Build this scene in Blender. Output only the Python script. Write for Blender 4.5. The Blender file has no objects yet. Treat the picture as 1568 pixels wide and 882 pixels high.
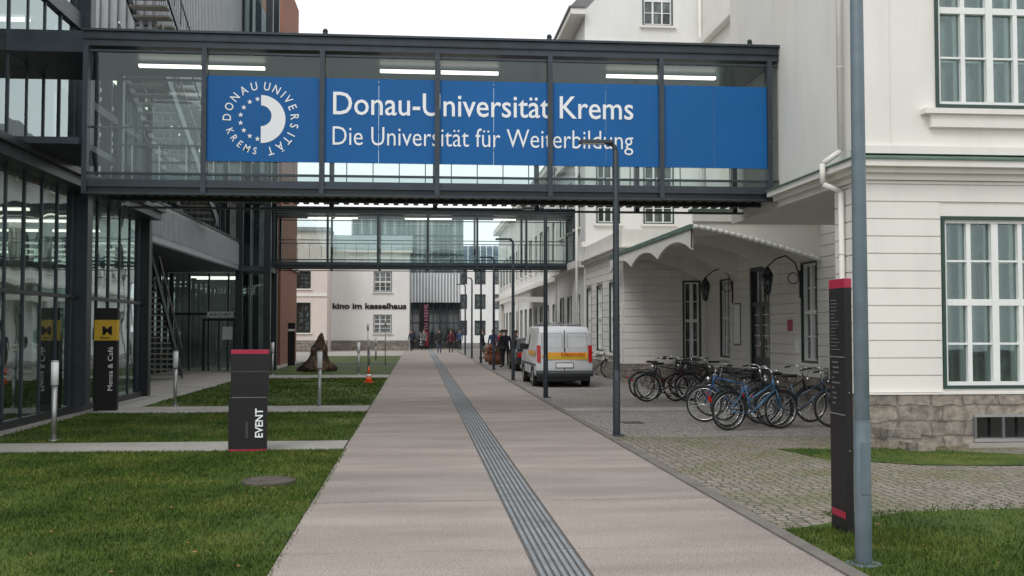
import bpy, bmesh, math, random
import numpy as np
from mathutils import Vector, Matrix
random.seed(4); rng=np.random.default_rng(5)
S=bpy.context.scene
R=math.radians
# ------------------------------------------------------------------ materials
def M(name,col,rough=.6,metal=0,var=.10,scale=2.5,bump=0,bscale=60,emit=0,fine=0,spec=None,stretch=None):
    m=bpy.data.materials.new(name); m.use_nodes=True
    nt=m.node_tree; n=nt.nodes; l=nt.links; p=n['Principled BSDF']
    p.inputs['Roughness'].default_value=rough; p.inputs['Metallic'].default_value=metal
    if spec is not None: p.inputs['Specular IOR Level'].default_value=spec
    tc=n.new('ShaderNodeTexCoord'); vec=tc.outputs['Object']
    if stretch:
        mp=n.new('ShaderNodeMapping'); mp.inputs['Scale'].default_value=stretch; l.new(vec,mp.inputs[0]); v2=mp.outputs[0]
    else: v2=vec
    nz=n.new('ShaderNodeTexNoise'); nz.inputs['Scale'].default_value=scale; nz.inputs['Detail'].default_value=4
    l.new(v2,nz.inputs['Vector'])
    rp=n.new('ShaderNodeValToRGB'); l.new(nz.outputs['Fac'],rp.inputs['Fac'])
    rp.color_ramp.elements[0].position=.3; rp.color_ramp.elements[1].position=.7
    rp.color_ramp.elements[0].color=[c*(1-var) for c in col]+[1]
    rp.color_ramp.elements[1].color=[min(1,c*(1+var)) for c in col]+[1]
    out=rp.outputs['Color']; fn=None
    if fine:
        n2=n.new('ShaderNodeTexNoise'); n2.inputs['Scale'].default_value=bscale; n2.inputs['Detail'].default_value=2
        l.new(vec,n2.inputs['Vector']); fn=n2
        mr=n.new('ShaderNodeMapRange'); mr.inputs[1].default_value=.3; mr.inputs[2].default_value=.7
        mr.inputs[3].default_value=1-fine; mr.inputs[4].default_value=1+fine
        l.new(n2.outputs['Fac'],mr.inputs[0])
        mx=n.new('ShaderNodeVectorMath'); mx.operation='SCALE'
        l.new(out,mx.inputs[0]); l.new(mr.outputs[0],mx.inputs['Scale']); out=mx.outputs[0]
    l.new(out,p.inputs['Base Color'])
    if bump:
        if fn is None:
            fn=n.new('ShaderNodeTexNoise'); fn.inputs['Scale'].default_value=bscale; fn.inputs['Detail'].default_value=2
            l.new(vec,fn.inputs['Vector'])
        b=n.new('ShaderNodeBump'); b.inputs['Strength'].default_value=bump; b.inputs['Distance'].default_value=.01
        l.new(fn.outputs['Fac'],b.inputs['Height']); l.new(b.outputs['Normal'],p.inputs['Normal'])
    if emit:
        p.inputs['Emission Color'].default_value=list(col)+[1]; p.inputs['Emission Strength'].default_value=emit
    return m
def ramp(n,pts):
    r=n.new('ShaderNodeValToRGB'); e=r.color_ramp.elements
    e[0].position,e[0].color=pts[0][0],list(pts[0][1])+[1]; e[1].position,e[1].color=pts[-1][0],list(pts[-1][1])+[1]
    for p,c in pts[1:-1]:
        k=e.new(p); k.color=list(c)+[1]
    return r
def stone_mat(name,scale,cols,mortar,edge=.06,rand=1.,moss=None,bumpd=.03,zs=1.,mossamt=(.5,.65)):
    m=bpy.data.materials.new(name); m.use_nodes=True
    nt=m.node_tree; n=nt.nodes; l=nt.links; p=n['Principled BSDF']; p.inputs['Roughness'].default_value=.8
    tc=n.new('ShaderNodeTexCoord'); mp=n.new('ShaderNodeMapping'); mp.inputs['Scale'].default_value=(1,1,zs)
    l.new(tc.outputs['Object'],mp.inputs['Vector'])
    v=n.new('ShaderNodeTexVoronoi'); v.feature='DISTANCE_TO_EDGE'; v.inputs['Scale'].default_value=scale; v.inputs['Randomness'].default_value=rand
    v2=n.new('ShaderNodeTexVoronoi'); v2.inputs['Scale'].default_value=scale; v2.inputs['Randomness'].default_value=rand
    l.new(mp.outputs[0],v.inputs['Vector']); l.new(mp.outputs[0],v2.inputs['Vector'])
    sp=n.new('ShaderNodeSeparateColor'); l.new(v2.outputs['Color'],sp.inputs[0])
    rc=ramp(n,[(i/(len(cols)-1),c) for i,c in enumerate(cols)]); l.new(sp.outputs[0],rc.inputs['Fac'])
    nz=n.new('ShaderNodeTexNoise'); nz.inputs['Scale'].default_value=scale*5; nz.inputs['Detail'].default_value=3
    l.new(tc.outputs['Object'],nz.inputs['Vector'])
    mr=n.new('ShaderNodeMapRange'); mr.inputs[3].default_value=.6; mr.inputs[4].default_value=1.4; l.new(nz.outputs['Fac'],mr.inputs[0])
    sc=n.new('ShaderNodeVectorMath'); sc.operation='SCALE'; l.new(rc.outputs[0],sc.inputs[0]); l.new(mr.outputs[0],sc.inputs['Scale'])
    er=n.new('ShaderNodeMapRange'); er.inputs[1].default_value=0; er.inputs[2].default_value=edge; l.new(v.outputs['Distance'],er.inputs[0])
    mx=n.new('ShaderNodeMix'); mx.data_type='RGBA'; l.new(er.outputs[0],mx.inputs[0]); mx.inputs[6].default_value=list(mortar)+[1]; l.new(sc.outputs[0],mx.inputs[7])
    out=mx.outputs[2]
    if moss:
        n4=n.new('ShaderNodeTexNoise'); n4.inputs['Scale'].default_value=.5; n4.inputs['Detail'].default_value=7; n4.inputs['Roughness'].default_value=.72
        l.new(tc.outputs['Object'],n4.inputs['Vector'])
        m4=n.new('ShaderNodeMapRange'); m4.inputs[1].default_value=mossamt[0]; m4.inputs[2].default_value=mossamt[1]; m4.inputs[4].default_value=.8
        l.new(n4.outputs['Fac'],m4.inputs[0])
        mm=n.new('ShaderNodeMix'); mm.data_type='RGBA'; l.new(m4.outputs[0],mm.inputs[0]); l.new(out,mm.inputs[6]); mm.inputs[7].default_value=list(moss)+[1]
        out=mm.outputs[2]
    l.new(out,p.inputs['Base Color'])
    b=n.new('ShaderNodeBump'); b.inputs['Strength'].default_value=.8; b.inputs['Distance'].default_value=bumpd
    l.new(er.outputs[0],b.inputs['Height']); l.new(b.outputs['Normal'],p.inputs['Normal'])
    return m
def block_mat(name,bw,bh,c1,c2,mortar,ms=.02,dist=.10,bumpd=.03,dark=.45):
    m=bpy.data.materials.new(name); m.use_nodes=True
    nt=m.node_tree; n=nt.nodes; l=nt.links; p=n['Principled BSDF']; p.inputs['Roughness'].default_value=.85
    tc=n.new('ShaderNodeTexCoord'); nz=n.new('ShaderNodeTexNoise'); nz.inputs['Scale'].default_value=2.6; nz.inputs['Detail'].default_value=2; l.new(tc.outputs['Object'],nz.inputs['Vector'])
    sv=n.new('ShaderNodeVectorMath'); sv.operation='SCALE'; sv.inputs['Scale'].default_value=dist; l.new(nz.outputs['Color'],sv.inputs[0])
    ad=n.new('ShaderNodeVectorMath'); ad.operation='ADD'; l.new(tc.outputs['Object'],ad.inputs[0]); l.new(sv.outputs[0],ad.inputs[1])
    sx=n.new('ShaderNodeSeparateXYZ'); l.new(ad.outputs[0],sx.inputs[0]); a2=n.new('ShaderNodeMath'); a2.operation='ADD'; l.new(sx.outputs[0],a2.inputs[0]); l.new(sx.outputs[1],a2.inputs[1])
    cx=n.new('ShaderNodeCombineXYZ'); l.new(a2.outputs[0],cx.inputs[0]); l.new(sx.outputs[2],cx.inputs[1])
    bt=n.new('ShaderNodeTexBrick'); bt.inputs['Scale'].default_value=1; bt.inputs['Brick Width'].default_value=bw; bt.inputs['Row Height'].default_value=bh; bt.inputs['Mortar Size'].default_value=ms; bt.inputs['Mortar Smooth'].default_value=.4
    bt.offset=.42; bt.squash=1.35; bt.squash_frequency=2
    bt.inputs['Color1'].default_value=list(c1)+[1]; bt.inputs['Color2'].default_value=list(c2)+[1]; bt.inputs['Mortar'].default_value=list(mortar)+[1]
    l.new(cx.outputs[0],bt.inputs['Vector'])
    n2=n.new('ShaderNodeTexNoise'); n2.inputs['Scale'].default_value=9 if bh>.15 else 20; n2.inputs['Detail'].default_value=5; l.new(tc.outputs['Object'],n2.inputs['Vector'])
    mr=n.new('ShaderNodeMapRange'); mr.inputs[1].default_value=.3; mr.inputs[2].default_value=.7; mr.inputs[3].default_value=1-dark; mr.inputs[4].default_value=1.25; l.new(n2.outputs['Fac'],mr.inputs[0])
    sc=n.new('ShaderNodeVectorMath'); sc.operation='SCALE'; l.new(bt.outputs['Color'],sc.inputs[0]); l.new(mr.outputs[0],sc.inputs['Scale']); l.new(sc.outputs[0],p.inputs['Base Color'])
    h=n.new('ShaderNodeMath'); h.operation='SUBTRACT'; l.new(n2.outputs['Fac'],h.inputs[0]); l.new(bt.outputs['Fac'],h.inputs[1])
    b=n.new('ShaderNodeBump'); b.inputs['Distance'].default_value=bumpd; l.new(h.outputs[0],b.inputs['Height']); l.new(b.outputs[0],p.inputs['Normal'])
    return m
def glass_mat(name,tint,refl=.10):
    m=bpy.data.materials.new(name); m.use_nodes=True
    nt=m.node_tree; n=nt.nodes; l=nt.links; n.remove(n['Principled BSDF']); o=n['Material Output']
    t=n.new('ShaderNodeBsdfTransparent'); t.inputs[0].default_value=list(tint)+[1]
    g=n.new('ShaderNodeBsdfGlossy'); g.inputs['Roughness'].default_value=.015; g.inputs['Color'].default_value=(.80,.93,.92,1)
    tc=n.new('ShaderNodeTexCoord'); nz=n.new('ShaderNodeTexNoise'); nz.inputs['Scale'].default_value=.9; nz.inputs['Detail'].default_value=1; l.new(tc.outputs['Object'],nz.inputs['Vector'])
    bp=n.new('ShaderNodeBump'); bp.inputs['Strength'].default_value=.3; bp.inputs['Distance'].default_value=.02; l.new(nz.outputs['Fac'],bp.inputs['Height']); l.new(bp.outputs[0],g.inputs['Normal'])
    lw=n.new('ShaderNodeFresnel'); lw.inputs['IOR'].default_value=1.6
    a=n.new('ShaderNodeMath'); a.operation='ADD'; a.use_clamp=True; a.inputs[1].default_value=refl; l.new(lw.outputs[0],a.inputs[0])
    mx=n.new('ShaderNodeMixShader'); l.new(a.outputs[0],mx.inputs[0]); l.new(t.outputs[0],mx.inputs[1]); l.new(g.outputs[0],mx.inputs[2])
    l.new(mx.outputs[0],o.inputs[0]); return m
def grass_mat(name,blade):
    m=bpy.data.materials.new(name); m.use_nodes=True
    nt=m.node_tree; n=nt.nodes; l=nt.links; p=n['Principled BSDF']; p.inputs['Roughness'].default_value=.7; p.inputs['Specular IOR Level'].default_value=.2
    tc=n.new('ShaderNodeTexCoord'); nz=n.new('ShaderNodeTexNoise'); nz.inputs['Scale'].default_value=.9; nz.inputs['Detail'].default_value=5; nz.inputs['Roughness'].default_value=.68
    l.new(tc.outputs['Object'],nz.inputs['Vector'])
    r=ramp(n,[(.32,(.030,.062,.009)),(.5,(.062,.104,.015)),(.68,(.125,.145,.030))]); l.new(nz.outputs['Fac'],r.inputs['Fac'])
    out=r.outputs[0]
    mr=n.new('ShaderNodeMapRange'); mr.inputs[3].default_value=.45; mr.inputs[4].default_value=1.55
    if blade:
        g=n.new('ShaderNodeNewGeometry'); l.new(g.outputs['Random Per Island'],mr.inputs[0])
    else:
        n2=n.new('ShaderNodeTexNoise'); n2.inputs['Scale'].default_value=45; n2.inputs['Detail'].default_value=3
        l.new(tc.outputs['Object'],n2.inputs['Vector']); l.new(n2.outputs['Fac'],mr.inputs[0]); mr.inputs[1].default_value=.3; mr.inputs[2].default_value=.7
        b=n.new('ShaderNodeBump'); b.inputs['Distance'].default_value=.03; l.new(n2.outputs['Fac'],b.inputs['Height']); l.new(b.outputs[0],p.inputs['Normal'])
    sc=n.new('ShaderNodeVectorMath'); sc.operation='SCALE'; l.new(out,sc.inputs[0]); l.new(mr.outputs[0],sc.inputs['Scale'])
    l.new(sc.outputs[0],p.inputs['Base Color']); return m
def wall_mat(name,col,streak=.08):
    m=M(name,col,.85,0,.04,.6)
    nt=m.node_tree; n=nt.nodes; l=nt.links; p=n['Principled BSDF']
    src=p.inputs['Base Color'].links[0].from_socket
    tc=n.new('ShaderNodeTexCoord'); mp=n.new('ShaderNodeMapping'); mp.inputs['Scale'].default_value=(2.2,2.2,.5)
    l.new(tc.outputs['Object'],mp.inputs[0]); nz=n.new('ShaderNodeTexNoise'); nz.inputs['Scale'].default_value=1.6; nz.inputs['Detail'].default_value=5
    l.new(mp.outputs[0],nz.inputs['Vector']); mr=n.new('ShaderNodeMapRange'); mr.inputs[1].default_value=.5; mr.inputs[2].default_value=.8; mr.inputs[3].default_value=1; mr.inputs[4].default_value=1-streak
    l.new(nz.outputs['Fac'],mr.inputs[0]); sc=n.new('ShaderNodeVectorMath'); sc.operation='SCALE'; l.new(src,sc.inputs[0]); l.new(mr.outputs[0],sc.inputs['Scale'])
    l.new(sc.outputs[0],p.inputs['Base Color']); return m
def pane_mat(name,d,m_,b_,sc):  # noise ramp paints dark and bright reflections into the pane colour
    m=bpy.data.materials.new(name); m.use_nodes=True
    nt=m.node_tree; n=nt.nodes; l=nt.links; p=n['Principled BSDF']; p.inputs['Roughness'].default_value=.04; p.inputs['Specular IOR Level'].default_value=.9
    tc=n.new('ShaderNodeTexCoord'); mp=n.new('ShaderNodeMapping'); mp.inputs['Scale'].default_value=(1,1,.6); l.new(tc.outputs['Object'],mp.inputs[0])
    nz=n.new('ShaderNodeTexNoise'); nz.inputs['Scale'].default_value=sc; nz.inputs['Detail'].default_value=6; nz.inputs['Distortion'].default_value=1.2; l.new(mp.outputs[0],nz.inputs['Vector'])
    r=ramp(n,[(.38,d),(.52,m_),(.66,b_)]); l.new(nz.outputs['Fac'],r.inputs[0]); l.new(r.outputs[0],p.inputs['Base Color']); return m
WALL=wall_mat('cream_plaster',(.77,.745,.695)); WALL2=wall_mat('far_plaster',(.76,.755,.73),.04); PINK=wall_mat('pale_pink_plaster',(.68,.60,.55),.04)
WFR=M('white_window_paint',(.78,.79,.77),.45,0,.05); GREEN=M('dark_green_paint',(.02,.05,.04),.4,0,.2); COPPER=M('copper_green',(.09,.16,.125),.6,0,.25)
STEEL=M('dark_bluegrey_steel',(.040,.053,.064),.42,.3,.18,4); STEEL2=M('black_steel',(.020,.025,.029),.4,.2,.2,4)
POLE=M('painted_pole_grey_blue',(.125,.165,.19),.5,.15,.12,6); DPOLE=M('painted_pole_dark',(.04,.05,.062),.45,.25,.12,6)
GLASS=glass_mat('clear_green_glass',(.90,.955,.94),.02); FGLASS=glass_mat('facade_glass',(.70,.83,.82),.22); RGLASS=glass_mat('rear_glass',(.60,.70,.69),.0)
WGL=pane_mat('window_pane_painted_reflection',(.018,.025,.022),(.05,.065,.062),(.13,.16,.16),2.2); DGL=M('dark_pane',(.02,.025,.027),.05,0,.5,1,spec=.9)
BLUE=M('banner_blue',(.004,.108,.33),.5,0,.06,.7,spec=.3); WHITE=M('white_vinyl',(.85,.87,.88),.5,0,.02)
TUBE=M('light_tube',(1,.93,.80),.5,0,.01,emit=2.2)
METAL=M('ribbed_metal_cladding',(.36,.38,.40),.5,.3,.08,1.5); METALL=M('light_metal_cladding',(.155,.205,.205),.35,.2,.12,1.5); METALD=M('dark_metal_rib',(.10,.14,.14),.5,.2,.1,2)
CONC=M('pale_concrete',(.34,.32,.29),.85,0,.15,1.2,bump=.3,bscale=90,fine=.2)
PATHM=M('exposed_aggregate_concrete',(.318,.275,.248),.9,0,.17,1.0,bump=.5,bscale=85,fine=.5,stretch=(.45,1.6,1),spec=.2)
PATHM2=M('exposed_aggregate_concrete_b',(.295,.258,.232),.9,0,.18,1.1,bump=.5,bscale=85,fine=.5,stretch=(.45,1.4,1),spec=.2)
TACB=M('tactile_groove',(.12,.115,.11),.8,0,.2,5); TACR=M('tactile_rib',(.215,.23,.245),.75,0,.2,3,fine=.25,bscale=60)
ASPH=M('asphalt',(.11,.105,.10),.9,0,.15,1,fine=.2,bscale=80); GRAV=M('gravel',(.27,.25,.23),.9,0,.2,3,bump=.8,bscale=50,fine=.5)
COB=stone_mat('cobblestones',8.5,[(.18,.16,.135),(.28,.25,.215),(.23,.20,.165)],(.075,.08,.035),edge=.11,rand=.5,moss=(.135,.135,.045),bumpd=.03,mossamt=(.45,.64))
COB2=stone_mat('cobblestones_clean',8.5,[(.22,.205,.19),(.32,.30,.28),(.27,.25,.235)],(.11,.10,.085),edge=.10,rand=.5,bumpd=.03,moss=(.16,.155,.08),mossamt=(.55,.72))
STONE=block_mat('squared_stone_base',.52,.235,(.34,.29,.24),(.20,.185,.165),(.20,.18,.15),ms=.018,dist=.16)
BRICK=block_mat('red_brick',.25,.08,(.30,.10,.055),(.22,.07,.045),(.28,.21,.17),ms=.01,dist=.0,bumpd=.008,dark=.25)
SIGNB=M('sign_anthracite',(.016,.014,.016),.5,0,.1,spec=.3); SIGNG=M('sign_grey',(.12,.12,.125),.45,0,.1); RED=M('sign_crimson',(.36,.012,.045),.45,0,.08); YEL=M('sign_yellow',(.70,.43,.03),.5,0,.05)
ALU=M('brushed_aluminium',(.42,.42,.42),.35,.7,.08); BOLW=M('opal_light_head',(.78,.79,.79),.4,0,.04)
RUB=M('black_rubber',(.015,.015,.016),.75,0,.2); CHR=M('chrome',(.6,.6,.6),.2,1,.05)
VANW=M('van_white_paint',(.62,.64,.66),.28,0,.06,2,spec=.6); ORG=M('orange_vinyl',(.85,.36,.02),.4,0,.05); TAIL=M('tail_light_red',(.45,.01,.01),.2,0,.05); CONE=M('cone_orange',(.8,.10,.02),.5,0,.08)
FLOORI=M('interior_floor',(.22,.21,.19),.5,0,.1); INTW=M('interior_wall',(.30,.32,.31),.8,0,.5,.6)
GR=grass_mat('grass_ground',False); GRB=grass_mat('grass_blades_mat',True)
# ------------------------------------------------------------------ builder
def root(name,loc=(0,0,0),rz=0):
    e=bpy.data.objects.new(name,None); S.collection.objects.link(e); e.location=loc; e.rotation_euler=(0,0,rz); e.empty_display_size=.2; return e
class B:
    def __init__(s,name,parent=None): s.n=name; s.p=parent; s.v=[]; s.f=[]; s.m=[]; s.sm=[]; s.mats=[]
    def mi(s,m):
        if m not in s.mats: s.mats.append(m)
        return s.mats.index(m)
    def poly(s,pts,m,smooth=False):
        k=len(s.v); s.v+= [tuple(p) for p in pts]; s.f.append(tuple(range(k,k+len(pts)))); s.m.append(s.mi(m)); s.sm.append(smooth)
    def box(s,x0,y0,z0,x1,y1,z1,m):
        if x0>x1:x0,x1=x1,x0
        if y0>y1:y0,y1=y1,y0
        if z0>z1:z0,z1=z1,z0
        k=len(s.v); s.v+=[(x0,y0,z0),(x1,y0,z0),(x1,y1,z0),(x0,y1,z0),(x0,y0,z1),(x1,y0,z1),(x1,y1,z1),(x0,y1,z1)]
        i=s.mi(m)
        for q in ((0,3,2,1),(4,5,6,7),(0,1,5,4),(1,2,6,5),(2,3,7,6),(3,0,4,7)):
            s.f.append(tuple(k+a for a in q)); s.m.append(i); s.sm.append(False)
    def cyl(s,p,q,r,m,seg=10,r2=None,cap=True):
        p=Vector(p); q=Vector(q); r2=r if r2 is None else r2; d=(q-p).normalized()
        a=d.orthogonal().normalized(); b=d.cross(a); k=len(s.v); i=s.mi(m)
        for c,rr in ((p,r),(q,r2)):
            for j in range(seg):
                t=2*math.pi*j/seg; s.v.append(tuple(c+a*rr*math.cos(t)+b*rr*math.sin(t)))
        for j in range(seg):
            s.f.append((k+j,k+(j+1)%seg,k+seg+(j+1)%seg,k+seg+j)); s.m.append(i); s.sm.append(True)
        if cap:
            s.f.append(tuple(k+j for j in reversed(range(seg)))); s.m.append(i); s.sm.append(False)
            s.f.append(tuple(k+seg+j for j in range(seg))); s.m.append(i); s.sm.append(False)
    def tube(s,pts,r,m,seg=8):
        for a,b in zip(pts[:-1],pts[1:]): s.cyl(a,b,r,m,seg)
    def torus(s,c,ax,R_,r,m,n1=28,n2=6,a0=0,a1=2*math.pi,flat=1.):
        c=Vector(c); ax=Vector(ax).normalized(); u=Vector((0,0,1)) if abs(ax.z)<.9 else Vector((1,0,0)); w=ax.cross(u).normalized(); full=abs(a1-a0-2*math.pi)<1e-4
        k=len(s.v); i=s.mi(m); N=n1 if full else n1+1
        for j in range(N):
            t=a0+(a1-a0)*j/n1; e=w*math.cos(t)+u*math.sin(t)
            for h in range(n2):
                g=2*math.pi*h/n2; s.v.append(tuple(c+e*(R_+r*math.cos(g))+ax*r*flat*math.sin(g)))
        for j in range(n1):
            j2=(j+1)%N
            for h in range(n2):
                s.f.append((k+j*n2+h,k+j2*n2+h,k+j2*n2+(h+1)%n2,k+j*n2+(h+1)%n2)); s.m.append(i); s.sm.append(True)
    def ball(s,c,rx,ry,rz,m,n=12,k2=8,z0=-1.,z1=1.):
        k=len(s.v); i=s.mi(m)
        for a in range(k2+1):
            ph=math.asin(max(-1,min(1,z0)))+(math.asin(z1)-math.asin(z0))*a/k2
            for b in range(n):
                t=2*math.pi*b/n; s.v.append((c[0]+rx*math.cos(ph)*math.cos(t),c[1]+ry*math.cos(ph)*math.sin(t),c[2]+rz*math.sin(ph)))
        for a in range(k2):
            for b in range(n):
                s.f.append((k+a*n+b,k+a*n+(b+1)%n,k+(a+1)*n+(b+1)%n,k+(a+1)*n+b)); s.m.append(i); s.sm.append(True)
    def done(s,bevel=0,xf=None):
        me=bpy.data.meshes.new(s.n); me.from_pydata(s.v,[],s.f)
        for m in s.mats: me.materials.append(m)
        me.polygons.foreach_set('material_index',s.m); me.polygons.foreach_set('use_smooth',s.sm)
        if xf is not None: me.transform(xf)
        me.update(); o=bpy.data.objects.new(s.n,me); S.collection.objects.link(o)
        if s.p: o.parent=s.p
        if bevel:
            bv=o.modifiers.new('b','BEVEL'); bv.width=bevel; bv.segments=2; bv.limit_method='ANGLE'
        return o
def text(parent,name,body,loc,size,mat,width=None,rot=(R(90),0,0),ax='LEFT',ay='BOTTOM_BASELINE',bold=0,ext=.002):
    c=bpy.data.curves.new(name,'FONT'); c.body=body; c.size=size; c.align_x=ax; c.align_y=ay; c.offset=bold; c.extrude=ext; c.resolution_u=3
    c.materials.append(mat); o=bpy.data.objects.new(name,c); S.collection.objects.link(o); o.location=loc; o.rotation_euler=rot
    if width:
        bpy.context.view_layer.update(); w=o.dimensions.x
        if w>0: o.scale.x=width/w
    if parent: o.parent=parent
    return o
def slab(b,ax,c,out,u0,u1,z0,z1,d0,d1,m):
    if ax=='x': b.box(c+out*d0,u0,z0,c+out*d1,u1,z1,m)
    else: b.box(u0,c+out*d0,z0,u1,c+out*d1,z1,m)
def wall(b,ax,c,out,u0,u1,z0,z1,ops,m,th=.35,board=0):
    us=sorted({u0,u1,*[v for o in ops for v in (o[0],o[1]) if u0<v<u1]}); 
    for a,e in zip(us[:-1],us[1:]):
        mid=(a+e)/2; z=z0
        for o in sorted([o for o in ops if o[0]<mid<o[1]],key=lambda o:o[2]):
            if o[2]>z: slab(b,ax,c,out,a,e,z,o[2],-th,0,m)
            z=o[3]
        if z<z1: slab(b,ax,c,out,a,e,z,z1,-th,0,m)
    if board:
        z=z0
        while z<z1-.05:
            zt=min(z+board,z1); zm0,zm1=z+.009,zt-.009; cur=u0
            for o in sorted([o for o in ops if o[2]<zm1 and o[3]>zm0]):
                a,e=o[0]-.02,o[1]+.02
                if a>cur: slab(b,ax,c,out,cur,a,zm0,zm1,.001,.03,m)
                cur=max(cur,e)
            if cur<u1: slab(b,ax,c,out,cur,u1,zm0,zm1,.001,.03,m)
            z=zt
def window(b,ax,c,out,u0,u1,z0,z1,cols=4,rows=4,of=GREEN,fr=WFR,gl=WGL,sill=True,double=False):
    w=.05
    slab(b,ax,c,out,u0,u0+w,z0,z1,-.15,.034,of); slab(b,ax,c,out,u1-w,u1,z0,z1,-.15,.034,of)
    slab(b,ax,c,out,u0+w,u1-w,z1-w,z1,-.15,.033,of); slab(b,ax,c,out,u0+w,u1-w,z0,z0+w,-.15,.033,of)
    a0,a1,b0,b1=u0+w,u1-w,z0+w,z1-w; f=.055
    slab(b,ax,c,out,a0,a0+f,b0,b1,-.14,-.03,fr); slab(b,ax,c,out,a1-f,a1,b0,b1,-.14,-.03,fr)
    slab(b,ax,c,out,a0+f,a1-f,b0,b0+f,-.14,-.031,fr); slab(b,ax,c,out,a0+f,a1-f,b1-f,b1,-.14,-.031,fr)
    for i in range(1,cols):
        x=a0+(a1-a0)*i/cols; h=.055 if i*2==cols or cols<=2 else (.035 if i%2 else .03)
        slab(b,ax,c,out,x-h,x+h,b0+f,b1-f,-.138,-.028 if i*2==cols else -.04,fr)
    for j in range(1,rows):
        z=b0+(b1-b0)*j/rows; h=.05 if j*2==rows else .015
        slab(b,ax,c,out,a0+f,a1-f,z-h,z+h,-.136,-.036 if j*2==rows else -.05,fr)
    if double:
        slab(b,ax,c,out,a0+f,a1-f,b0+f,b1-f,-.112,-.108,GLASS)
        for i in range(cols+1):
            x=a0+(a1-a0)*i/cols; slab(b,ax,c,out,max(a0,x-.05),min(a1,x+.05),b0,b1,-.29,-.25,fr)
        for j in range(rows+1):
            z=b0+(b1-b0)*j/rows; slab(b,ax,c,out,a0,a1,max(b0,z-.02),min(b1,z+.02),-.288,-.255,fr)
        slab(b,ax,c,out,a0-.1,a1+.1,b0-.1,b1+.1,-.33,-.30,gl)
    else: slab(b,ax,c,out,a0,a1,b0,b1,-.17,-.11,gl)
    if sill: slab(b,ax,c,out,u0-.12,u1+.12,z0-.09,z0-.002,.0,.14,WALL)
# ------------------------------------------------------------------ ground
g=B('ground'); g.poly([(-400,-60,0),(400,-60,0),(400,900,0),(-400,900,0)],ASPH); g.done()
def sheet(name,x0,y0,x1,y1,z,m):
    b=B(name); b.poly([(x0,y0,z),(x1,y0,z),(x1,y1,z),(x0,y1,z)],m); return b.done()
sheet('plaza_paving',-40,56.1,-1.1,100,.004,CONC)
sheet('gravel_strip',-7.4,-2,-6.9,29,.009,GRAV)
sheet('forecourt_paving',-14,22.8,-6.3,56,.005,CONC)
lw=B('lawn')
for x0,y0,x1,y1 in [(-6.9,-5,-1.09,15.66),(-6.9,16.9,-1.09,22.76),(-6.3,24.6,-1.09,38.5),(-6.2,41,-1.09,52),(-6.2,54,-1.09,70)]:
    lw.poly([(x0,y0,.02),(x1,y0,.02),(x1,y1,.02),(x0,y1,.02)],GR)
def rl(n=14):
    pts=[(3.2,-5),(14,-5),(14,9.9)]
    for i in range(n+1):
        x=14-(14-3.2)*i/n; pts.append((x, 9.95 if x>5 else 9.95-.9*((5-x)/1.8)**1.3))
    return pts
lw.poly([(x,y,.02) for x,y in rl()],GR)
lw.poly([(5.35,15.3,.015),(5.6,14.1,.015),(6.6,13.3,.015),(9.5,12.9,.015),(9.3,13.9,.015),(7.2,15.1,.015)],GR)
lw.done()
sheet('cobblestone_forecourt',3.2,-5,40,17.2,.006,COB)
sheet('cobblestone_yard',3.2,17.2,40,95,.006,COB2)
b=B('footpath')
y=-3.6;i=0
while y<128:
    big=.018 if i%3==0 else .004
    b.box(-1.07,y+big,-.03,.855,y+2.4-.003,.034,PATHM if (i*7)%3 else PATHM2); b.box(1.265,y+big,-.03,3.06,y+2.4-.003,.034,PATHM if (i*5)%3 else PATHM2)
    y+=2.4;i+=1
b.done()
b=B('tactile_paving'); b.box(.86,-3.6,-.02,1.26,128,.022,TACB); y=-3.6
while y<70:
    for j in range(7):
        x=.885+j*.053; b.box(x,y+.01,.01,x+.030,y+1.19,.036,TACR)
    y+=1.2
b.box(.88,70,.01,1.24,128,.03,TACR); b.done()
b=B('path_kerb'); b.box(3.065,-5,-.02,3.195,110,.05,M('kerb_dark_granite',(.16,.145,.13),.8,0,.2,3,fine=.2)); b.done()
for k,(y0,y1,x0) in enumerate([(15.7,16.88,-6.9),(22.8,24.56,-6.9),(38.55,40.9,-6.3)]):
    b=B('lawn_cross_path'); yy=x0
    while yy<-1.1:
        e=min(yy+1.45,-1.085); b.box(yy+.006,y0,-.02,e,y1,.03,CONC); yy+=1.45
    b.done()
b=B('parking_strip'); b.box(3.21,22.7,-.02,6.2,23.6,.014,CONC); b.box(3.21,31.0,-.02,6.2,31.3,.014,CONC); b.done()
b=B('manhole_cover'); IRON=M('cast_iron',(.10,.085,.07),.7,.3,.3,8); b.cyl((-1.72,12.4,.0),(-1.72,12.4,.045),.31,IRON,28); b.torus((-1.72,12.4,.042),(0,0,1),.30,.014,IRON,28,5); b.done()
b=B('drain_grate'); b.box(3.9,19.6,.0,4.3,20.0,.015,IRON)
for k in range(6): b.box(3.94+k*.06,19.64,.015,3.96+k*.06,19.96,.022,STEEL2)
b.done()
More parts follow.
